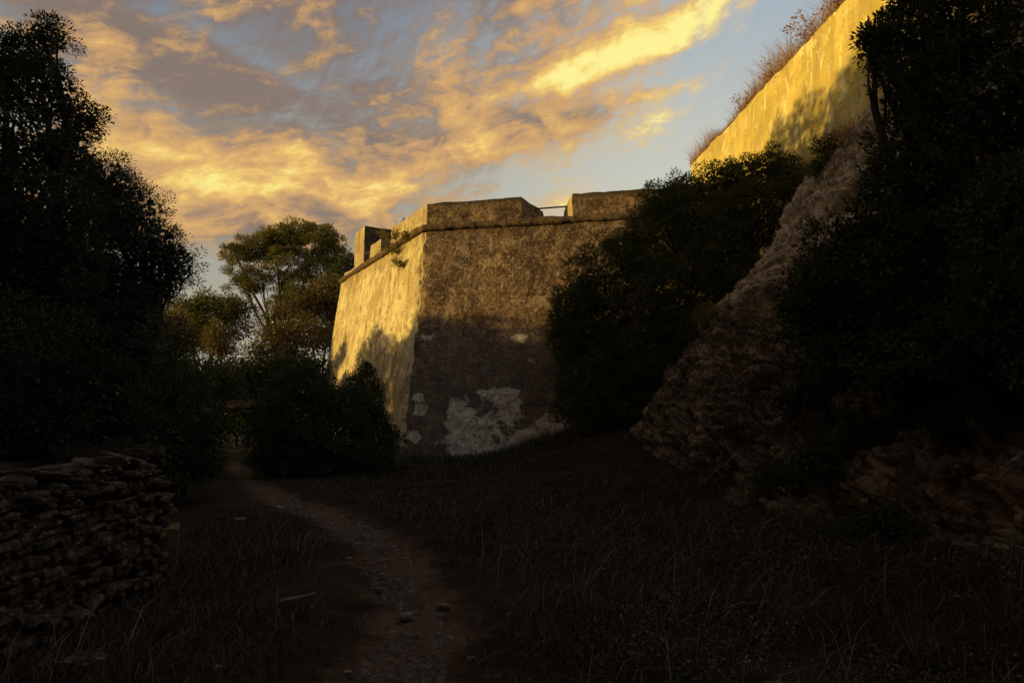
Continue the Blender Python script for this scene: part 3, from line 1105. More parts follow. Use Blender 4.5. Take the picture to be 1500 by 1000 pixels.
def tree(name, label, cat, base, blobs, mat, leaf=0.07, clump=0.25, per=60, cover=1.3, trunk_r=0.16, fork=0.45, bark=None, group=None, limbs=True, twigs=60, stems=1, **kw):
    base = np.asarray(base, float)
    root = empty(name, base, label, cat, group)
    bark = bark or M_BARK
    cen = np.mean([b_[0] for b_ in blobs], 0)
    V, F, Cs = crown_mesh(blobs, leaf, clump, per, cover, **kw)
    crown_name = 'crown' if cat == 'tree' else 'foliage'
    mesh(crown_name, V, F, mat, root)
    lowest = min(b_[0][2] - np.broadcast_to(b_[1], (3,))[2] * 0.3 for b_ in blobs)
    fk = base + (cen - base) * fork
    for sidx in range(stems):
        jit = rdir(1)[0] * np.array([1, 1, 0.2]) * (0.25 if stems > 1 else 0)
        tp_ = limb_path(base - np.array([0, 0, 0.3]) + jit * 0.6, fk + jit * 2, 0.06, 9)
        rad = np.linspace(trunk_r * 1.15, trunk_r * 0.62, 9)
        rad[0] *= 1.35
        parts = [tube(tp_, rad, 8)]
        mesh('trunk' if cat == 'tree' else 'stem', *join(parts), bark, root)
    if limbs:
        for (c_, r_b) in (blobs[::2] if name == 'umbrella_pine' else blobs):
            lp = limb_path(fk, np.asarray(c_), 0.10, 7)
            pr_ = [tube(lp, np.linspace(trunk_r * 0.5, trunk_r * 0.16, 7), 6)]
            r0 = np.broadcast_to(r_b, (3,)).max()
            near = np.where(np.linalg.norm(Cs - np.asarray(c_), axis=1) < r0 * 1.35)[0]
            if len(near):
                for i in RNG.choice(near, min(len(near), max(3, twigs // len(blobs))), replace=False):
                    st_ = lp[RNG.integers(3, 7)]
                    tw = limb_path(st_, Cs[i], 0.10, 5)
                    pr_.append(tube(tw, np.linspace(trunk_r * 0.13, trunk_r * 0.035, 5), 4))
            mesh('limb', *join(pr_), bark, root)
    return root


def blob(px, py, D, rx, ry=None, rd=None):
    ry = ry or rx
    k = D / 1000
    return (at(px, py, D), np.array([rx * k, (rd or (rx + ry) / 2 * 0.9) * k, ry * k]))


def gpt(x, y):
    return np.array([x, y, float(ground_z(np.array([x]), np.array([y]))[0])])


# ------------------------------------------------------------------ trees and shrubs
# left: holm oak with ragged top
tree('holm_oak', 'tall dark holm oak with ragged open top, rising highest behind the stone wall', 'tree', gpt(-7.2, 10.3),
     [blob(15, 85, 10, 50, 50), blob(68, 58, 10.2, 34, 32), blob(60, 130, 10, 55, 50), blob(115, 170, 10.2, 32, 32), blob(20, 210, 9.8, 75, 75), blob(95, 225, 10.2, 48, 45),
      blob(-40, 140, 10, 70, 80), blob(60, 300, 9.8, 85, 70), blob(-30, 320, 10, 90, 90), blob(30, 400, 9.8, 90, 70), blob(85, 375, 9.8, 60, 60)],
     M_OAK, leaf=0.052, clump=0.16, per=90, cover=1.4, trunk_r=0.2, fork=0.45, wisp=0.25)
tree('olive_tree', 'broad dark wild olive with feathery drooping sprays, left of the umbrella pine', 'tree', gpt(-6.6, 12.4),
     [blob(150, 275, 12, 52, 48), blob(190, 320, 12, 55, 60), blob(225, 365, 12, 48, 42), blob(255, 392, 12.2, 36, 36), blob(120, 350, 12, 75, 75), blob(180, 410, 12.3, 60, 40),
      blob(60, 420, 12, 95, 80), blob(110, 480, 12.2, 75, 60), blob(150, 300, 12.5, 60, 50), blob(235, 425, 12.3, 34, 26), blob(205, 445, 12.4, 40, 30), blob(170, 460, 12.2, 50, 40), blob(130, 440, 11.6, 80, 60), blob(185, 490, 11.8, 65, 50), blob(120, 390, 11.6, 70, 60)],
     M_OLIVE, leaf=0.062, clump=0.19, per=110, cover=1.5, trunk_r=0.2, fork=0.4, ratio=0.28, wisp=0.28)
tree('terrace_shrub', 'black green shrub massed on the terrace behind the dry stone wall', 'shrub', gpt(-5.6, 8.3),
     [blob(20, 520, 8.4, 120, 80), blob(115, 560, 8.8, 75, 55), blob(-60, 600, 8.0, 100, 70), blob(70, 600, 8.8, 70, 40), blob(30, 630, 8.2, 90, 36), blob(130, 620, 9.2, 70, 34), blob(180, 600, 9.6, 50, 40)],
     M_OAK, leaf=0.06, clump=0.17, per=60, cover=1.25, trunk_r=0.07, stems=2, fork=0.5)
tree('dark_shrub', 'dark rounded shrub beside the path where it leaves the stone wall', 'shrub', gpt(-6.0, 12.6),
     [blob(262, 600, 12.6, 60, 62), blob(215, 570, 12.8, 50, 55), blob(300, 640, 12.4, 32, 45), blob(245, 655, 12.0, 45, 40), blob(250, 690, 11.8, 52, 30), blob(300, 685, 12.2, 30, 22)],
     M_DARK, leaf=0.06, clump=0.17, per=70, cover=1.3, trunk_r=0.06, stems=3, fork=0.5)
tree('path_bush', 'wide dark bush right of the path, pressed against the foot of the bastion flank', 'shrub', gpt(-4.6, 17.3),
     [blob(440, 600, 17, 60, 58), blob(500, 605, 17.5, 58, 50), blob(548, 640, 17.6, 34, 44), blob(400, 640, 16.6, 38, 48), blob(480, 650, 16.6, 75, 44), blob(440, 560, 17.6, 36, 34),
      blob(500, 670, 16.8, 75, 30), blob(522, 605, 18.4, 36, 36), blob(562, 655, 18.0, 20, 30), blob(420, 672, 16.4, 50, 28)],
     M_DARK, leaf=0.075, clump=0.2, per=70, cover=1.8, trunk_r=0.08, stems=3, fork=0.5)
tree('small_shrub', 'small leafy shrub standing up against the sunlit bastion flank', 'shrub', gpt(-5.0, 20.6),
     [blob(538, 543, 20.2, 15, 17), blob(546, 572, 20.0, 18, 20), blob(524, 566, 20.2, 15, 16)],
     M_DARK, leaf=0.07, clump=0.16, per=45, cover=1.2, trunk_r=0.04, stems=2, fork=0.5)

# the umbrella pine and the wood behind
pine_b = [blob(345, 372, 40, 24, 12, 22), blob(378, 362, 40, 30, 18, 26), blob(400, 352, 40.5, 34, 18), blob(432, 343, 40, 34, 17), blob(465, 352, 40, 32, 22), blob(485, 375, 40.5, 22, 26),
          blob(425, 385, 39.5, 36, 20), blob(468, 395, 40, 30, 18), blob(358, 400, 39.5, 26, 9), blob(352, 420, 39.5, 20, 8), blob(385, 415, 39.5, 24, 9), blob(440, 420, 39.5, 30, 16), blob(455, 440, 39.6, 34, 20), blob(415, 450, 39.6, 26, 14)]
pb = at(398, 500, 40)
tree('umbrella_pine', 'flat topped pine with bare forking trunk, sunlit beside the bastion', 'tree', (pb[0] + 0.3, 40, pb[2] - 3.5), pine_b, M_PINE, leaf=0.22, clump=0.36, per=130, cover=1.7,
     trunk_r=0.22, fork=0.42, bark=M_PBARK, ratio=0.20, fill=False, twigs=90, wisp=0.2)
wood = [
    ('golden brown feathery tree below the pine crown, next to the bastion edge', M_SCRUB, 34, [(478, 425, 28, 20), (455, 445, 30, 22), (490, 450, 18, 30)], 0.14),
    ('olive brown bushy tree in front of the pine trunk', M_SCRUB, 32, [(420, 480, 42, 30), (450, 500, 36, 34), (400, 510, 36, 30)], 0.14),
    ('rounded pale golden shrub catching the last sun in the wood', M_SCRUB, 28, [(318, 492, 20, 20), (326, 512, 18, 14)], 0.11),
    ('spreading dark green tree under the gap of sky, edge of the olive', M_PINE, 33, [(300, 445, 36, 16), (340, 455, 34, 20), (280, 465, 34, 24), (250, 470, 30, 24), (320, 480, 40, 24)], 0.15),
    ('copper tinted sunlit scrub tree deep in the wood', M_SCRUB, 30, [(255, 490, 28, 30), (285, 500, 26, 24), (240, 520, 22, 22)], 0.13),
    ('deep green tree filling the wood behind the path bush', M_DARK, 30, [(380, 545, 50, 32), (430, 550, 50, 34), (350, 565, 44, 36)], 0.15),
    ('dark tree rising just beside the far end of the bastion', M_DARK, 38, [(512, 385, 12, 20), (500, 420, 18, 40), (488, 480, 26, 40)], 0.17),
    ('low dark tree in the wood, left of the distant rubble wall', M_DARK, 26, [(290, 555, 50, 34), (240, 560, 50, 40), (320, 575, 36, 28)], 0.13),
    ('dark leafy tree at the left frame edge, below the holm oak crown', M_OAK, 15, [(-40, 480, 110, 80), (60, 500, 90, 70), (0, 590, 110, 60)], 0.09),
    ('dark tree standing right behind the wild olive trunk', M_OLIVE, 17, [(140, 500, 80, 60), (210, 520, 60, 60), (180, 590, 80, 50)], 0.09),
    ('low black green thicket tree under the wild olive, above the dry stone wall', M_DARK, 20, [(110, 590, 80, 45), (200, 600, 70, 45), (260, 580, 50, 50), (30, 610, 90, 40), (150, 630, 80, 30), (-60, 600, 90, 50)], 0.10),
    ('broad dark tree closing the view at the end of the path', M_DARK, 36, [(330, 590, 70, 40), (400, 580, 70, 46), (260, 590, 70, 44)], 0.17),
    ('low dark tree closing the far end of the path behind the rubble wall', M_DARK, 29, [(345, 605, 46, 34), (300, 612, 40, 30), (395, 612, 40, 34), (345, 575, 40, 30)], 0.14),
    ('dim brown scrub tree showing between olive and terrace shrub', M_SCRUB, 24, [(190, 510, 46, 40), (160, 560, 46, 40)], 0.11),
]
for lab, m_, D, bl, lf in wood:
    bx = np.mean([q[0] for q in bl])
    base = at(bx, 600, D)
    base[2] = 0.4
    tree('wood_tree', lab, 'tree', base, [blob(a, b_, D + RNG.uniform(-.6, .6), c_, d_) for a, b_, c_, d_ in bl], m_, leaf=lf, clump=lf * 2.5, per=44, cover=2.2, trunk_r=0.14, fork=0.45,
         group='trees of the wood behind the path', twigs=30)

# right: lentisk mass against the bastion, in three bushes
g_ = 'big bushes between bastion and rock slope'
tree('lentisk_bush', 'lowest of the big bushes, dark dome hiding the right foot of the bastion front', 'shrub', gpt(2.6, 17.6),
     [blob(885, 400, 17.6, 55, 62), blob(860, 470, 17.4, 52, 62), blob(870, 550, 17.2, 58, 62), blob(930, 480, 17.2, 70, 80), blob(910, 590, 17.0, 48, 45), blob(840, 500, 17.6, 34, 50), blob(920, 372, 17.6, 34, 36), blob(960, 530, 17.0, 50, 60), blob(930, 600, 16.9, 36, 40), blob(1000, 490, 16.9, 40, 48), blob(838, 455, 17.4, 36, 46), blob(850, 590, 17.2, 42, 44), blob(985, 545, 16.7, 36, 36)],
     M_LENT, leaf=0.066, clump=0.19, per=72, cover=1.7, wisp=0.26, trunk_r=0.09, stems=3, fork=0.45, group=g_)
tree('lentisk_bush', 'middle one of the big bushes, in front of the parapet end', 'shrub', gpt(4.6, 18.4),
     [blob(985, 310, 18.0, 46, 46), blob(960, 350, 17.8, 50, 50), blob(1030, 330, 17.8, 60, 60), blob(1010, 420, 17.4, 75, 70), blob(960, 430, 17.2, 60, 60), blob(1000, 275, 18.2, 26, 24), blob(965, 300, 18.2, 30, 30), blob(1060, 440, 16.9, 46, 50)],
     M_LENT, leaf=0.066, clump=0.19, per=72, cover=1.7, wisp=0.26, trunk_r=0.09, stems=3, fork=0.45, group=g_)
tree('lentisk_bush', 'highest of the big bushes, cutting into the glowing ochre wall', 'shrub', np.array([6.2, 18.3, 4.6]),
     [blob(1050, 272, 18.0, 38, 34), blob(1090, 262, 17.8, 40, 34), blob(1130, 248, 17.6, 36, 34), blob(1155, 270, 17.2, 32, 36), blob(1080, 330, 17.4, 60, 56), blob(1120, 310, 17.0, 48, 48), blob(1060, 380, 16.9, 48, 48)],
     M_LENT, leaf=0.066, clump=0.19, per=72, cover=1.7, wisp=0.26, trunk_r=0.09, stems=3, fork=0.45, group=g_)
tree('wall_foot_shrub', 'small dark shrub growing at the foot of the ochre wall', 'shrub', slope_at(1218, 258) + np.array([0.2, 0.3, -0.1]),
     [blob(1212, 215, 14.6, 20, 22), blob(1232, 240, 14.4, 30, 22), blob(1200, 245, 14.5, 22, 20)],
     M_LENT, leaf=0.06, clump=0.15, per=45, cover=1.2, trunk_r=0.04, stems=2, fork=0.5)
# big evergreen on the near slope
tree('evergreen_tree', 'huge dark evergreen tree overhanging the rock slope and hiding the wall', 'tree', np.array([5.6, 7.9, 3.0]),
     [blob(1370, 40, 8.2, 80, 80), blob(1300, 60, 8.2, 30, 34), blob(1330, 130, 8.1, 46, 50), blob(1420, 150, 8.0, 110, 100), blob(1350, 230, 8.0, 68, 70), blob(1300, 300, 8.1, 62, 52),
      blob(1240, 370, 8.4, 62, 50), blob(1190, 420, 8.6, 50, 42), blob(1330, 390, 8.0, 100, 85), blob(1220, 460, 8.4, 50, 45), blob(1440, 330, 7.8, 110, 110), blob(1300, 470, 8.0, 80, 52),
      blob(1420, 480, 7.6, 100, 70), blob(1500, 100, 8.0, 110, 130), blob(1272, 60, 8.3, 22, 18), blob(1282, 95, 8.3, 16, 16), blob(1530, 420, 7.4, 110, 120), blob(1400, -60, 8.2, 100, 70), blob(1480, 320, 6.2, 90, 80), blob(1495, 440, 5.8, 90, 80), blob(1420, 515, 6.4, 90, 50), blob(1330, 530, 7.2, 75, 45), blob(1240, 525, 7.9, 55, 42), blob(1180, 470, 8.4, 50, 45), blob(1505, 530, 5.6, 50, 30)],
     M_DARK, leaf=0.07, clump=0.17, per=58, cover=1.6, trunk_r=0.2, fork=0.4, wisp=0.22, twigs=140)


# trees that stand left of the view and behind the camera and shade the ground and the wall foot
RNG_KEEP = RNG
RNG = np.random.default_rng(5)


def shade_tree(name, label, x, y, hgt, rad, mat):
    gb = gpt(x, y)
    bl = []
    for k in range(9):
        a = RNG.uniform(0, 2 * math.pi)
        rr = rad * RNG.uniform(0.1, 0.75)
        zz = gb[2] + hgt * (0.10 + 0.76 * (k + RNG.random()) / 9)
        bl.append((np.array([x + rr * math.cos(a), y + rr * math.sin(a), zz]), np.array([rad * 0.55, rad * 0.55, rad * 0.45])))
    bl.append((np.array([x, y, gb[2] + hgt - rad * 0.4]), np.array([rad * 0.5, rad * 0.5, rad * 0.4])))
    return tree(name, label, 'tree', gb, bl, mat, leaf=0.17, clump=0.42, per=36, cover=1.9, trunk_r=0.2, fork=0.45, twigs=20)


proto = shade_tree('shade_oak', 'dense dark oak outside the view that shades the path', -14.5, 10.5, 11.5, 3.2, M_OAK)
proto['group'] = 'oaks outside the view'


def copy_thing(o, loc, rz, sc):
    r = o.copy()
    COL.objects.link(r)
    r.location = loc
    r.rotation_euler = (0, 0, rz)
    r.scale = (sc, sc, sc)
    for ch in o.children:
        c_ = ch.copy()
        COL.objects.link(c_)
        c_.parent = r
    return r


for (x, y, rz, sc) in [(-15.5, 14.2, 1.0, 1.0), (-14.5, 6.5, 2.0, 1.0), (-13.5, 2.8, 2.7, 1.0), (-12.5, -0.5, 0.3, 1.0), (-10.5, -4.0, 1.3, 1.0), (-7.5, -5.5, 4.4, 0.9), (-16, 19.5, 3.0, 0.45), (-15.5, 23.0, 4.0, 0.50), (-14.5, 17.4, 0.2, 0.46), (-18.5, 16.6, 0.9, 0.5), (-17.5, 18.5, 2.3, 0.5), (-16.8, 8.4, 3.3, 1.0), (-16.2, 1.0, 0.8, 1.0), (-17.0, 4.7, 2.0, 1.0), (-15.5, -3.0, 3.0, 0.8), (-18.5, 2.5, 0.2, 0.55), (-18.5, 6.2, 1.7, 0.55), (-19, 9.0, 2.9, 0.5), (-18.5, 12.4, 3.9, 0.55), (-16.5, -1.0, 5.1, 0.55), (-20, 4.4, 4.1, 0.6), (-21, 10.6, 4.6, 0.6), (-19, 21.2, 0.9, 0.5), (-17, 10.5, 5.0, 1.0), (-1.5, -6, 0.6, 1.0), (4.0, -6, 1.6, 1.0), (8.5, -3.5, 2.6, 0.9),
                       (-11, -8, 2.2, 1.1)]:
    copy_thing(proto, gpt(x, y), rz, sc)

RNG = RNG_KEEP
# ------------------------------------------------------------------ dry stone terrace wall on the left
sw = empty('dry_stone_wall', (-3.3, 5.0, 0.0), 'rough dry stone terrace wall of thin brown slabs along the left of the path', 'wall')


def stone_mesh(k):
    n = 4
    u = np.linspace(-1, 1, n)
    pts = {}
    V, F = [], []

    def vid(p_):
        key = tuple(np.round(p_, 4))
        if key not in pts:
            pts[key] = len(V)
            V.append(p_)
        return pts[key]
    for ax in range(3):
        for sg_ in (-1, 1):
            for i in range(n - 1):
                for j in range(n - 1):
                    q = []
                    for (a, b_) in ((i, j), (i + 1, j), (i + 1, j + 1), (i, j + 1)):
                        p_ = np.zeros(3)
                        p_[ax] = sg_
                        p_[(ax + 1) % 3] = u[a]
                        p_[(ax + 2) % 3] = u[b_]
                        q.append(vid(p_))
                    F.append(q if sg_ > 0 else q[::-1])
    V = np.array(V)
    sup = (np.abs(V) ** 9).sum(1) ** (1 / 9)
    V = V / sup[:, None]
    V = V * (1 + 0.22 * fbm(V + 13.7 * k, 1.1, 3)[:, None]) + 0.13 * np.stack([fbm(V + 3.3 * k + 7 * a, 2.0, 2) for a in range(3)], -1)
    V = V * 0.5
    me = bpy.data.meshes.new('stone')
    me.from_pydata(V.tolist(), [], np.array(F).tolist())
    me.materials.append(M_STONE)
    me.update()
    return me


stone_me = [stone_mesh(k) for k in range(14)]
stone_mats = [M_STONE, M_TANSTONE, M_PALESTONE]


def put_stone(name, parent, pos, size, rot, me=None, off=None):
    o = bpy.data.objects.new(name, me or random.choice(stone_me))
    off = np.zeros(3) if parent is None else np.array(parent.location)
    o.location = tuple(np.asarray(pos) - off)
    o.scale = size
    o.rotation_euler = rot
    return link(o, parent)


WX = -3.34
nst = 0
Yw0, Yw1 = 3.8, 6.55
wall_top = lambda y: 1.06 + 0.05 * math.sin(y * 2.1) + 0.03 * (y - 4)
# a rubble core so that no light passes between the stones
z = 0.02
row = 0
more = []
while z < 1.3:
    hrow = random.uniform(0.050, 0.080)
    y = Yw0 + random.uniform(-0.2, 0)
    while y < Yw1:
        ln = random.choice((0.07, 0.09, 0.12, 0.15, 0.19, 0.25)) * random.uniform(.85, 1.15)
        hh = hrow * random.uniform(0.6, 1.5)
        if z + hh * 0.5 < wall_top(y) + random.uniform(-0.05, 0.08):
            pos = (WX + random.uniform(-0.06, 0.03) - 0.10 * (z / 1.2) * 1.0, y + ln / 2, z + hh / 2 + 0.022 * y - 0.02 + random.uniform(-.012, .012))
            size = (random.uniform(0.22, 0.34), ln * 1.04, hh * 1.05)
            rot = (random.gauss(0.05, .09), random.uniform(-.14, .14), random.uniform(-.14, .14))
            if nst < 285:
                put_stone('stone', sw, pos, size, rot)
                nst += 1
            else:
                more.append((pos, size, rot))
        y += ln * random.uniform(0.98, 1.06)
    z += hrow * 0.96
    row += 1
if more:
    Vs_, Fs_ = [], []
    base_v = np.array([v.co for v in stone_me[0].vertices])
    base_f = np.array([list(q.vertices) for q in stone_me[0].polygons])
    for k, (pos, size, rot) in enumerate(more):
        Vs_.append((base_v * np.array(size)[None] + np.array(pos), base_f))
    tag(mesh('stone_infill', *join(Vs_), M_STONE, sw), kind='stuff')
# the end pier: a tall ochre stone set on edge and small stones above it
for k, (dy, zz, s_z, mt) in enumerate([(0.16, 0.42, 0.50, 1)]):
    me = stone_me[3].copy()
    me.materials.clear()
    me.materials.append(M_TANSTONE)
    o = put_stone('stone', sw, (WX + 0.02, Yw1 + dy - 0.05, zz), (0.26, 0.26, s_z), (0.22, 0.08, 0.5), me)
    o['label'] = 'tall ochre stone set upright at the wall end'
core_V = []
yy = np.linspace(Yw0 - 2.5, Yw1 - 0.05, 40)
zz = np.linspace(-0.1, 1, 14)
YY, ZZ = np.meshgrid(yy, zz, indexing='ij')
zt = 1.02 + 0.02 * YY
cz = np.where(ZZ < 0, -0.1, ZZ * zt)
cx = WX - 0.12 - 0.10 * ZZ + 0.03 * fbm(np.stack([YY, cz, 0 * YY], -1), 4, 3)
Vc = np.stack([cx, YY, cz], -1)
back = Vc[:, -1].copy()
back[:, 0] -= 0.8
Vc2 = np.concatenate([Vc, back[:, None]], 1)
end = Vc2[-1].copy()
mesh('rubble_core', np.concatenate([Vc2.reshape(-1, 3), (end + np.array([-0.7, 0.3, 0]))]), [grid_faces(40, 15), np.array([[39 * 15 + i, 600 + i, 600 + i + 1, 39 * 15 + i + 1] for i in range(14)])], M_SOIL, sw)
# loose coping slabs along the top
for k in range(14):
    y = Yw0 - 0.1 + k * 0.21 + random.uniform(-.05, .05)
    put_stone('stone', sw, (WX - 0.25 + random.uniform(-.12, .1), y, 1.12 + 0.045 * (y - 4) + random.uniform(0, .05)), (random.uniform(.2, .4), random.uniform(.2, .38), random.uniform(.05, .1)),
              (random.uniform(-.2, .2), random.uniform(-.2, .2), random.uniform(-1, 1)))

# distant rubble wall across the wood
rw = empty('rubble_wall', at(360, 602, 26), 'low pale rubble wall far down the path between dark bushes', 'wall')
for k in range(26):
    q = at(338 + random.uniform(0, 52), random.uniform(586, 604), 26 + random.uniform(-.3, .3))
    put_stone('stone', rw, q, (random.uniform(.25, .5), random.uniform(.25, .4), random.uniform(.12, .22)), (0, 0, random.uniform(-.4, .4)))


# ------------------------------------------------------------------ loose rocks
def pick_ground(px, py):
    D = 4.0
    for _ in range(60):
        q = at(px, py, D)
        gz = float(ground_z(np.array([q[0]]), np.array([q[1]]))[0])
        r = (at(px, py, 1.0)[2] - CAMZ)
        if r >= -1e-4:
            break
        D = D * 0.5 + 0.5 * (gz - CAMZ) / r
    q = at(px, py, D)
    q[2] = float(ground_z(np.array([q[0]]), np.array([q[1]]))[0])
    return q


def rock(name, label, px, py, wpx, hpx, mat, cat='rock', group=None, rz=None, onslope=False, tilt=0):
    q = slope_at(px, py) if onslope else pick_ground(px, py)
    k = (CP * q[1] + SP * (q[2] - CAMZ)) / 1000 * (1.0 if onslope or wpx > 30 else 0.75)
    me = random.choice(stone_me).copy()
    me.materials.clear()
    me.materials.append(mat)
    o = bpy.data.objects.new(name, me)
    o.location = (q[0] + (0.12 * wpx * k if onslope else 0), q[1], q[2] + hpx * k * (0.1 if onslope else 0.12))
    o.scale = (wpx * k, wpx * k * 0.8, hpx * k)
    o.rotation_euler = (0, tilt, rz if rz is not None else random.uniform(-.5, .5))
    link(o)
    return tag(o, label, cat, group)


rock('boulder', 'pale grey boulder lying at the foot of the bastion corner', 556, 686, 44, 34, M_PALESTONE, tilt=0.15)
rock('boulder', 'dark flat stone in the middle of the path, largest one there', 596, 903, 26, 12, M_PEBBLE)
for (px, py, w_, h_, lab) in [(352, 761, 20, 6, 'thin pale slab lying in dry grass left of the path'), (409, 743, 8, 5, 'white pebble at the left edge of the far path bend'),
                               (438, 744, 10, 5, 'light pebble lying in the far bend of the path'), (252, 899, 20, 10, 'rounded grey stone in the grass below the dry stone wall'),
                               (560, 842, 12, 6, 'small stone on the upper trodden path, right of the fallen stick'), (555, 863, 16, 6, 'flat dark stone on the path next to the fallen stick level'),
                               (513, 818, 12, 5, 'light flake of stone where the path narrows'), (660, 934, 9, 6, 'small white stone low on the path'),
                               (510, 986, 14, 8, 'dark stone at the bottom edge of the path'), (650, 888, 22, 8, 'flat slab at the right edge of the path'),
                               (320, 980, 26, 12, 'stone half sunk in grass at the lower left'), (690, 965, 16, 8, 'grey stone on the lower right verge of the path')]:
    rock('loose_stone', lab, px, py, w_, h_, M_PALESTONE if ('pale' in lab or 'white' in lab or 'light' in lab) else M_PEBBLE, group='stones along the path')
rock('boulder', 'brown boulder lying at the bottom left corner below the wall', 120, 985, 60, 36, M_STONE)
rock('pale_slab', 'whitish pointed slab leaning on the dark rock slope at the right edge', 1441, 701, 26, 12, M_PALESTONE, onslope=True, tilt=-0.5, rz=0)
rock('pale_slab', 'pale rock sliver at the right frame edge above the cliff foot', 1494, 678, 20, 14, M_PALESTONE, onslope=True, tilt=-0.6, rz=0)
for (px, py, w_, h_, m_, lab) in [(1000, 570, 40, 26, M_STONE, 'brown block on the ridge of the rock slope'),
                                  (1110, 560, 60, 34, M_STONE, 'broad brown block in the middle of the rock slope'), (1340, 655, 70, 40, M_STONE, 'wide brown outcrop block under the big evergreen'),
                                  (1390, 690, 60, 26, M_STONE, 'flat ledge stone below the outcrop'),
                                  (1110, 720, 70, 40, M_STONE, 'grey brown block low on the slope above the weeds')]:
    rock('rock_block', lab, px, py, w_, h_, m_, onslope=True, group='blocks standing out of the rock slope')

# gravel on the path
n = 9000
gx = RNG.uniform(-4.2, 1.6, n * 3)
gy = 3.4 + (RNG.random(n * 3) ** 1.6) * 12
ok = path_val(gx, gy) < 0.35 * RNG.random(n * 3) + 0.05
gx, gy = gx[ok][:n], gy[ok][:n]
gz = ground_z(gx, gy) - 0.035
oc = np.array([[1, 0, 0], [0, 1, 0], [-1, 0, 0], [0, -1, 0], [0, 0, 1], [0, 0, -0.6]], float)
of = np.array([[0, 1, 4], [1, 2, 4], [2, 3, 4], [3, 0, 4]])
sz = 0.012 + 0.03 * RNG.random(len(gx)) ** 3
ang = RNG.uniform(0, 6.28, len(gx))
ca_, sa_ = np.cos(ang), np.sin(ang)
o3 = oc[None] * np.stack([sz * RNG.uniform(.8, 1.7, len(gx)), sz, sz * RNG.uniform(.3, .7, len(gx))], -1)[:, None] * RNG.uniform(.7, 1.2, (len(gx), 6, 1))
Vg = np.stack([o3[..., 0] * ca_[:, None] - o3[..., 1] * sa_[:, None] + gx[:, None], o3[..., 0] * sa_[:, None] + o3[..., 1] * ca_[:, None] + gy[:, None], o3[..., 2] + gz[:, None]], -1).reshape(-1, 3)
Fg = (of[None] + 6 * np.arange(len(gx))[:, None, None]).reshape(-1, 3)
tag(mesh('gravel', Vg, Fg, M_PEBBLE), 'loose gravel and stone chips scattered along the trodden path', None, None, 'stuff')


# ------------------------------------------------------------------ grass and weeds
def blades(x, y, z, hgt, wid, lean=0.5, up=0.9):
    n = len(x)
    root = np.stack([x, y, z], -1)
    a = RNG.uniform(0, 6.28, n)
    d = np.stack([np.cos(a), np.sin(a), 0 * a], -1)
    ln = RNG.uniform(0.1, lean, n)[:, None] * hgt[:, None]
    hz = np.array([0, 0, 1.0]) * hgt[:, None]
    sd_ = np.stack([-np.sin(a + .6), np.cos(a + .6), 0 * a], -1) * wid[:, None] * 0.5
    m = root + d * ln * 0.35 + hz * 0.55
    tp_ = root + d * ln + hz * RNG.uniform(up - .15, up + .1, n)[:, None]
    V = np.stack([root - sd_, root + sd_, m + sd_ * .7, m - sd_ * .7, tp_], 1).reshape(-1, 3)
    b_ = 5 * np.arange(n)[:, None]
    return V, [np.concatenate([b_ + 0, b_ + 1, b_ + 2, b_ + 3], 1), np.concatenate([b_ + 3, b_ + 2, b_ + 4], 1)]


n = 120000
gx = RNG.uniform(-4.2, 5.2, n)
gy = 2.6 + 17.0 * RNG.random(n) ** 1.25
ok = (path_val(gx, gy) > 0.9 * RNG.random(n) ** 2.2 - 0.02) & (gx < foot_x(gy) + 0.5) & ((gx > -3.1) | (gy > 6.9)) & (fbm(np.stack([gx, gy, 0 * gx], -1), 0.8, 3) > -0.28 + 0.3 * RNG.random(n) - 0.15)
gx, gy = gx[ok], gy[ok]
hh = RNG.uniform(0.04, 0.24, len(gx)) * (1 - 0.6 * ss(gy, 7, 13)) * (1 + 1.2 * (RNG.random(len(gx)) > 0.96)) * ss(path_val(gx, gy), -0.3, 0.9) * (0.8 + 0.9 * fbm(np.stack([gx, gy, 0 * gx + 4], -1), 0.6, 2))
mat_ = RNG.random(len(gx)) < 0.5
Va, Fa = blades(gx[mat_], gy[mat_], ground_z(gx[mat_], gy[mat_]) + 0.01, np.clip(hh[mat_], 0.05, 0.4), 0.006 + 0.0010 * gy[mat_], lean=2.6, up=0.25)
Vb, Fb = blades(gx[~mat_], gy[~mat_], ground_z(gx[~mat_], gy[~mat_]) - 0.02, np.clip(hh[~mat_], 0.03, 0.5), 0.005 + 0.0009 * gy[~mat_], lean=1.5)
V, F = np.concatenate([Va, Vb]), [np.concatenate([Fa[i], Fb[i] + len(Va)]) for i in (0, 1)]
tag(mesh('dry_grass', V, F, M_GRASSDRY), 'dry dead grass covering the ground either side of the path', None, None, 'stuff')
# tall thin dead stems standing over the grass
n = 5200
gx = RNG.uniform(-4.0, 5.0, n)
gy = 3.2 + 15.0 * RNG.random(n) ** 1.1
ok = (path_val(gx, gy) > 0.35) & (gx < foot_x(gy) + 0.4) & ((gx > -3.0) | (gy > 7)) & (fbm(np.stack([gx, gy, 0 * gx + 2], -1), 0.9, 3) > -0.05 - 0.12 * (gx > 0.5))
gx, gy = gx[ok], gy[ok]
V, F = blades(gx, gy, ground_z(gx, gy) - 0.02, RNG.uniform(0.12, 0.5, len(gx)) * (1 - 0.6 * ss(gy, 7, 13)), 0.004 + 0.0005 * gy, lean=1.7, up=0.75)
tag(mesh('dead_stems', V, F, M_STRAW), 'thin straw coloured dead stems standing over the dry grass', None, None, 'stuff')
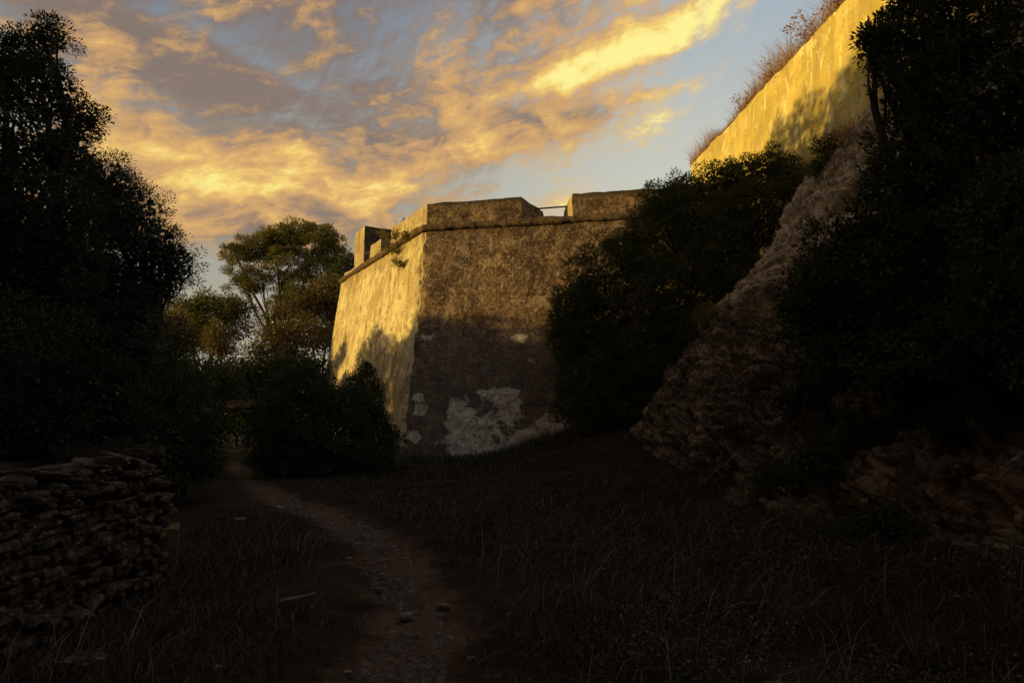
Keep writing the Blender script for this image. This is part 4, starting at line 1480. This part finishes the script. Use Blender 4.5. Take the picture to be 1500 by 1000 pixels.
# low green ground cover on the right verge
n = 36000
gx = RNG.uniform(-0.2, 4.6, n)
gy = RNG.uniform(3.2, 9.5, n)
f_ = fbm(np.stack([gx, gy, 0 * gx + 9], -1), 0.75, 3)
ok = (f_ > 0.02) & (path_val(gx, gy) > 0.2) & (gx < foot_x(gy) + .3)
gx, gy = gx[ok], gy[ok]
gz = ground_z(gx, gy) + RNG.uniform(0.0, 0.13, len(gx))
V, F = leaves(np.stack([gx, gy, gz], -1), unit(rdir(len(gx)) + np.array([0, 0, .5])), unit(rdir(len(gx)) * .6 + np.array([0, 0, 1.0])), RNG.uniform(.02, .045, len(gx)), RNG.uniform(.012, .024, len(gx)))
tag(mesh('ground_cover', V, F, M_GREENLOW), 'low green creeping weeds on the verge right of the path', None, None, 'stuff')
# grass at the wall foot
n = 5000
u = RNG.uniform(0, 7.5, n)
pb_ = C[:2][None] + fdir[None] * u[:, None] + (nF * BF * (ZC - 0.8))[None] + nF[None] * RNG.uniform(0.0, 0.9, n)[:, None]
V, F = blades(pb_[:, 0], pb_[:, 1], ground_z(pb_[:, 0], pb_[:, 1]) - 0.02, RNG.uniform(.12, .42, n), np.full(n, 0.02), lean=.8)
tag(mesh('wall_foot_grass', V, F, M_GREENLOW), 'green grass fringe along the foot of the bastion front', None, None, 'stuff')
# grass on the rock slope
n = 60000
ii = RNG.integers(4, NS - 4, n)
jj = RNG.integers(int(NT * 0.17), NT - 4, n)
q = SVd[ii, jj]
ok = (fbm(q, 0.55, 3) > 0.0 + 0.25 * RNG.random(n)) & (q[:, 1] > 3) & (RNG.random(n) < 0.62 - 0.5 * ss(q[:, 2], 3.5, 5.5))
q = q[ok]
V, F = blades(q[:, 0], q[:, 1], q[:, 2] - 0.03, RNG.uniform(.06, .34, len(q)), 0.007 + 0.0009 * q[:, 1], lean=1.2, up=0.6)
tag(mesh('slope_grass', V, F, M_SLOPEGRASS), 'dry grass clinging to ledges of the rock slope', None, None, 'stuff')
# grass along the top of the high wall
n = 17000
u = RNG.uniform(-0.2, 17, n)
off = np.abs(RNG.normal(0, 0.55, n))
pb_ = Wa[None] + wdir[None] * u[:, None] - nW[None] * off[:, None]
dn = 0.55 + 0.6 * fbm(np.stack([u, 0 * u, 0 * u], -1), 0.9, 3)
hgt = np.clip(RNG.uniform(.15, 1.0, n) * (0.75 + 0.9 * fbm(np.stack([u, 0 * u + 3, 0 * u], -1), 0.7, 3)), .06, 1.2)
V, F = blades(pb_[:, 0], pb_[:, 1], np.full(n, ZW - 0.03), hgt, np.full(n, 0.010), lean=1.0)
tag(mesh('wall_top_grass', V, F, M_TOPGRASS), 'reddish dry grass fringing the top of the ochre wall', None, None, 'stuff')


def twig_plant(name, label, base, hgt, n, mat, cat='plant', group=None, spread=0.6, r=0.006, lf=0, lmat=None, part='stem', bias=(0, 0, 0)):
    base = np.asarray(base, float)
    root = empty(name, base, label, cat, group)
    parts, tips = [], []
    for k in range(n):
        a = RNG.uniform(0, 6.28)
        d = unit(np.array([math.cos(a) * spread * RNG.random(), math.sin(a) * spread * RNG.random(), 1.0]) + np.asarray(bias))
        L_ = hgt * RNG.uniform(.55, 1.0)
        u_ = np.linspace(0, 1, 6)[:, None]
        pts = base + d * L_ * u_ + rdir(1)[0] * np.array([1, 1, .2]) * L_ * .15 * u_ ** 2
        parts.append(tube(pts, np.linspace(r, r * .35, 6), 4))
        tips.append(pts[-1])
        for m_ in range(RNG.integers(2, 6)):
            i = RNG.integers(1, 5)
            d2 = unit(d + rdir(1)[0] * .9)
            p2 = pts[i] + d2 * L_ * RNG.uniform(.15, .4) * u_[:4] * 1.6 + rdir(4) * L_ * .012
            parts.append(tube(p2, np.linspace(r * .5, r * .2, 4), 3))
            tips.append(p2[-1])
            tips.append(p2[2])
    mesh(part, *join(parts), mat, root)
    if lf:
        T = np.repeat(np.array(tips), lf, 0)
        m_ = len(T)
        T = T + rdir(m_) * hgt * .09
        ls = RNG.uniform(.03, .06, m_) * (1 + hgt)
        mesh('foliage', *leaves(T, rdir(m_), rdir(m_), ls, ls * .5), lmat, root)
    return root


g_ = 'bare shrubs on top of the ochre wall'
for u_, hh, lab in [(12.0, 1.5, 'tallest bare twiggy shrub near the top end of the ochre wall'), (9.0, 1.1, 'bare spiky shrub midway along the top of the ochre wall'),
                    (10.4, 1.3, 'slender bare shrub, upper middle of the ochre wall top'), (6.8, .9, 'low reddish bare shrub, lower middle of the ochre wall top'), (4.6, 0.9, 'small leafy weed with thin twigs on the lower ochre wall top')]:
    q = Wa + wdir * u_ - nW * 0.25
    twig_plant('bare_shrub', lab, (q[0], q[1], ZW - 0.03), hh, 16, M_REDTWIG, 'shrub', g_, spread=1.6, r=0.010, lf=2, lmat=M_TOPGRASS)

# weeds rooted in the bastion flank under the parapet
for px, py, hh, lab in [(576, 350, 0.55, 'yellow green weed sprouting over the broken parapet end of the flank'), (586, 372, 0.6, 'bushy weed hanging below the cordon on the sunlit flank'),
                        (601, 352, 0.4, 'small brownish weed on the flank parapet near the corner'), (597, 392, 0.5, 'lowest weed on the sunlit flank, trailing down the plaster')]:
    qb = on_left(px)
    z_ = at(px, py, qb[1])[2]
    r_ = twig_plant('wall_weed', lab, np.array([qb[0] + nL[0] * .03, qb[1] + nL[1] * .03, z_]), hh * 1.25, 16, M_REDTWIG, 'weed', 'weeds on the bastion flank', spread=1.8, r=0.007, lf=3, lmat=M_WEED,
                    bias=(nL[0] * .8, nL[1] * .8, -.5))
qb = on_left(579)
twig_plant('wall_weed', 'tiny dark sprig standing on the flank parapet against the sky', np.array([qb[0] - nL[0] * .3, qb[1] - nL[1] * .3, PT - 0.03]), 0.32, 6, M_TWIG, 'weed', 'weeds on the bastion flank', lf=3, lmat=M_DARK, spread=1.2)

# dry stalks and twiggy weeds in the foreground
g_ = 'dry stalks in the foreground grass'
for px, py, hh, n_, lab in [(697, 838, .22, 1, 'single upright reddish stalk right of the path'), (776, 830, .40, 1, 'slanting straw stalk in the middle of the dry meadow'),
                            (845, 855, .55, 1, 'tall thin upright stalk in front of the green weeds'), (1170, 790, .7, 6, 'thin grey branching weed near the slope foot'),
                            (1150, 930, .55, 8, 'bushy grey twig weed in the right foreground'), (1250, 930, .6, 3, 'tall pale straw stalks in the right foreground'),
                            (1350, 985, .5, 12, 'tangle of pale dry twigs at the bottom right'), (1470, 930, .7, 8, 'dry branching weed by the right frame edge'),
                            (1020, 985, .4, 5, 'low dead weed at the bottom edge, right of centre'), (800, 960, .3, 5, 'small dead weed on the right verge of the path'),
                            (390, 850, .5, 2, 'thin dark stalk left of the path, near the fallen stick'), (335, 830, .45, 2, 'thin stalk standing in front of the stone wall end'),
                            (905, 790, .5, 3, 'leaning pale stalk below the big bush')]:
    q = pick_ground(px, py)
    twig_plant('dry_weed', lab, q, hh, n_, M_TWIG, 'weed', g_, spread=.9 if n_ > 1 else .7, r=0.0045)
# shrubs and tufts on the slope
q = slope_at(1085, 640)
tree('slope_shrub', 'small dark shrub clinging to the bare middle of the rock slope', 'shrub', q, [(q + np.array([-.1, -.1, .35]), np.array([.4, .4, .45])), (q + np.array([-.3, 0, .6]), np.array([.28, .3, .35]))], M_DARK,
     leaf=.05, clump=.12, per=34, cover=1.0, trunk_r=.02, stems=2, fork=.5, twigs=20, fill=False)
for (px, py, sz_, lab) in [(1205, 575, .42, 'dark shrub tucked under the lowest boughs of the big evergreen'), (1275, 640, .32, 'dark leafy clump beside the outcrop under the evergreen'),
                           (1185, 690, .34, 'dark shrub low on the slope, right of the grey brown block'), (1465, 610, .3, 'shrub hanging on the cliff near the right edge, above the pale slab'),
                           (1290, 780, .32, 'green black weed mound at the cliff foot')]:
    q = slope_at(px, py)
    tree('slope_shrub', lab, 'shrub', q, [(q + np.array([-.15, -.15, .1]), np.array([sz_, sz_, sz_ * .8])), (q + np.array([-.35, .3, -.1]), np.array([sz_ * .7] * 3)), (q + np.array([.0, -.4, .15]), np.array([sz_ * .6] * 3))],
         M_DARK, leaf=.05, clump=.13, per=46, cover=1.2, trunk_r=.02, stems=2, fork=.5, twigs=20, wisp=.3)
q = slope_at(1040, 470)
r_ = empty('grass_tuft', q, 'pale green grass tuft on the ridge of the rock slope', 'grass')
n = 500
V, F = blades(q[0] + RNG.normal(0, .16, n), q[1] + RNG.normal(0, .2, n), q[2] - .05 + RNG.normal(0, .07, n), RNG.uniform(.25, .6, n), np.full(n, .012), lean=1.1, up=.7)
mesh('blade', V, F, M_SCRUB, r_)
q = slope_at(1245, 205)
r_ = empty('grass_tuft', q, 'golden dry grass tuft on the rock right under the ochre wall', 'grass')
V, F = blades(q[0] + RNG.normal(0, .3, n), q[1] + RNG.normal(0, .3, n), q[2] - .05 + RNG.normal(0, .07, n), RNG.uniform(.25, .65, n), np.full(n, .012), lean=1.1, up=.7)
mesh('blade', V, F, M_TOPGRASS, r_)
q = pick_ground(268, 690)
r_ = empty('grass_tuft', q, 'dark tuft of long grass beside the corner of the stone wall', 'grass')
V, F = blades(q[0] + RNG.normal(0, .2, n), q[1] + RNG.normal(0, .2, n), np.full(n, q[2]), RNG.uniform(.25, .6, n), np.full(n, .012), lean=1.1, up=.7)
mesh('blade', V, F, M_GREENLOW, r_)
# hanging dry roots below the evergreen
q = slope_at(1215, 590)
r_ = empty('hanging_grass', q, 'curtain of long dry grass and roots hanging under the big evergreen', 'plant')
parts = []
for k in range(70):
    a0 = q + np.array([RNG.normal(0, .35), RNG.normal(0, .5), RNG.normal(.1, .15)])
    L_ = RNG.uniform(.4, 1.1)
    u_ = np.linspace(0, 1, 5)[:, None]
    parts.append(tube(a0 + np.array([-.45, -.2, 0]) * L_ * u_ ** .6 + np.array([0, 0, -1.0]) * L_ * u_ ** 1.8 + rdir(1)[0] * .08 * u_, np.linspace(.006, .003, 5), 3))
mesh('root', *join(parts), M_TWIG, r_)
# the fallen stick by the path
q1, q2 = pick_ground(408, 887), pick_ground(462, 877)
st_ = limb_path(q1 + np.array([0, 0, .03]), q2 + np.array([0, 0, .045]), .05, 8)
fs = mesh('fallen_stick', *tube(st_, np.linspace(.02, .009, 8), 7), simple_mat('bleached_wood', ((.13, .10, .075), (.24, .19, .145)), 12, bump_s=.5))
tag(fs, 'bleached fallen stick lying in the grass at the left edge of the path', 'stick')
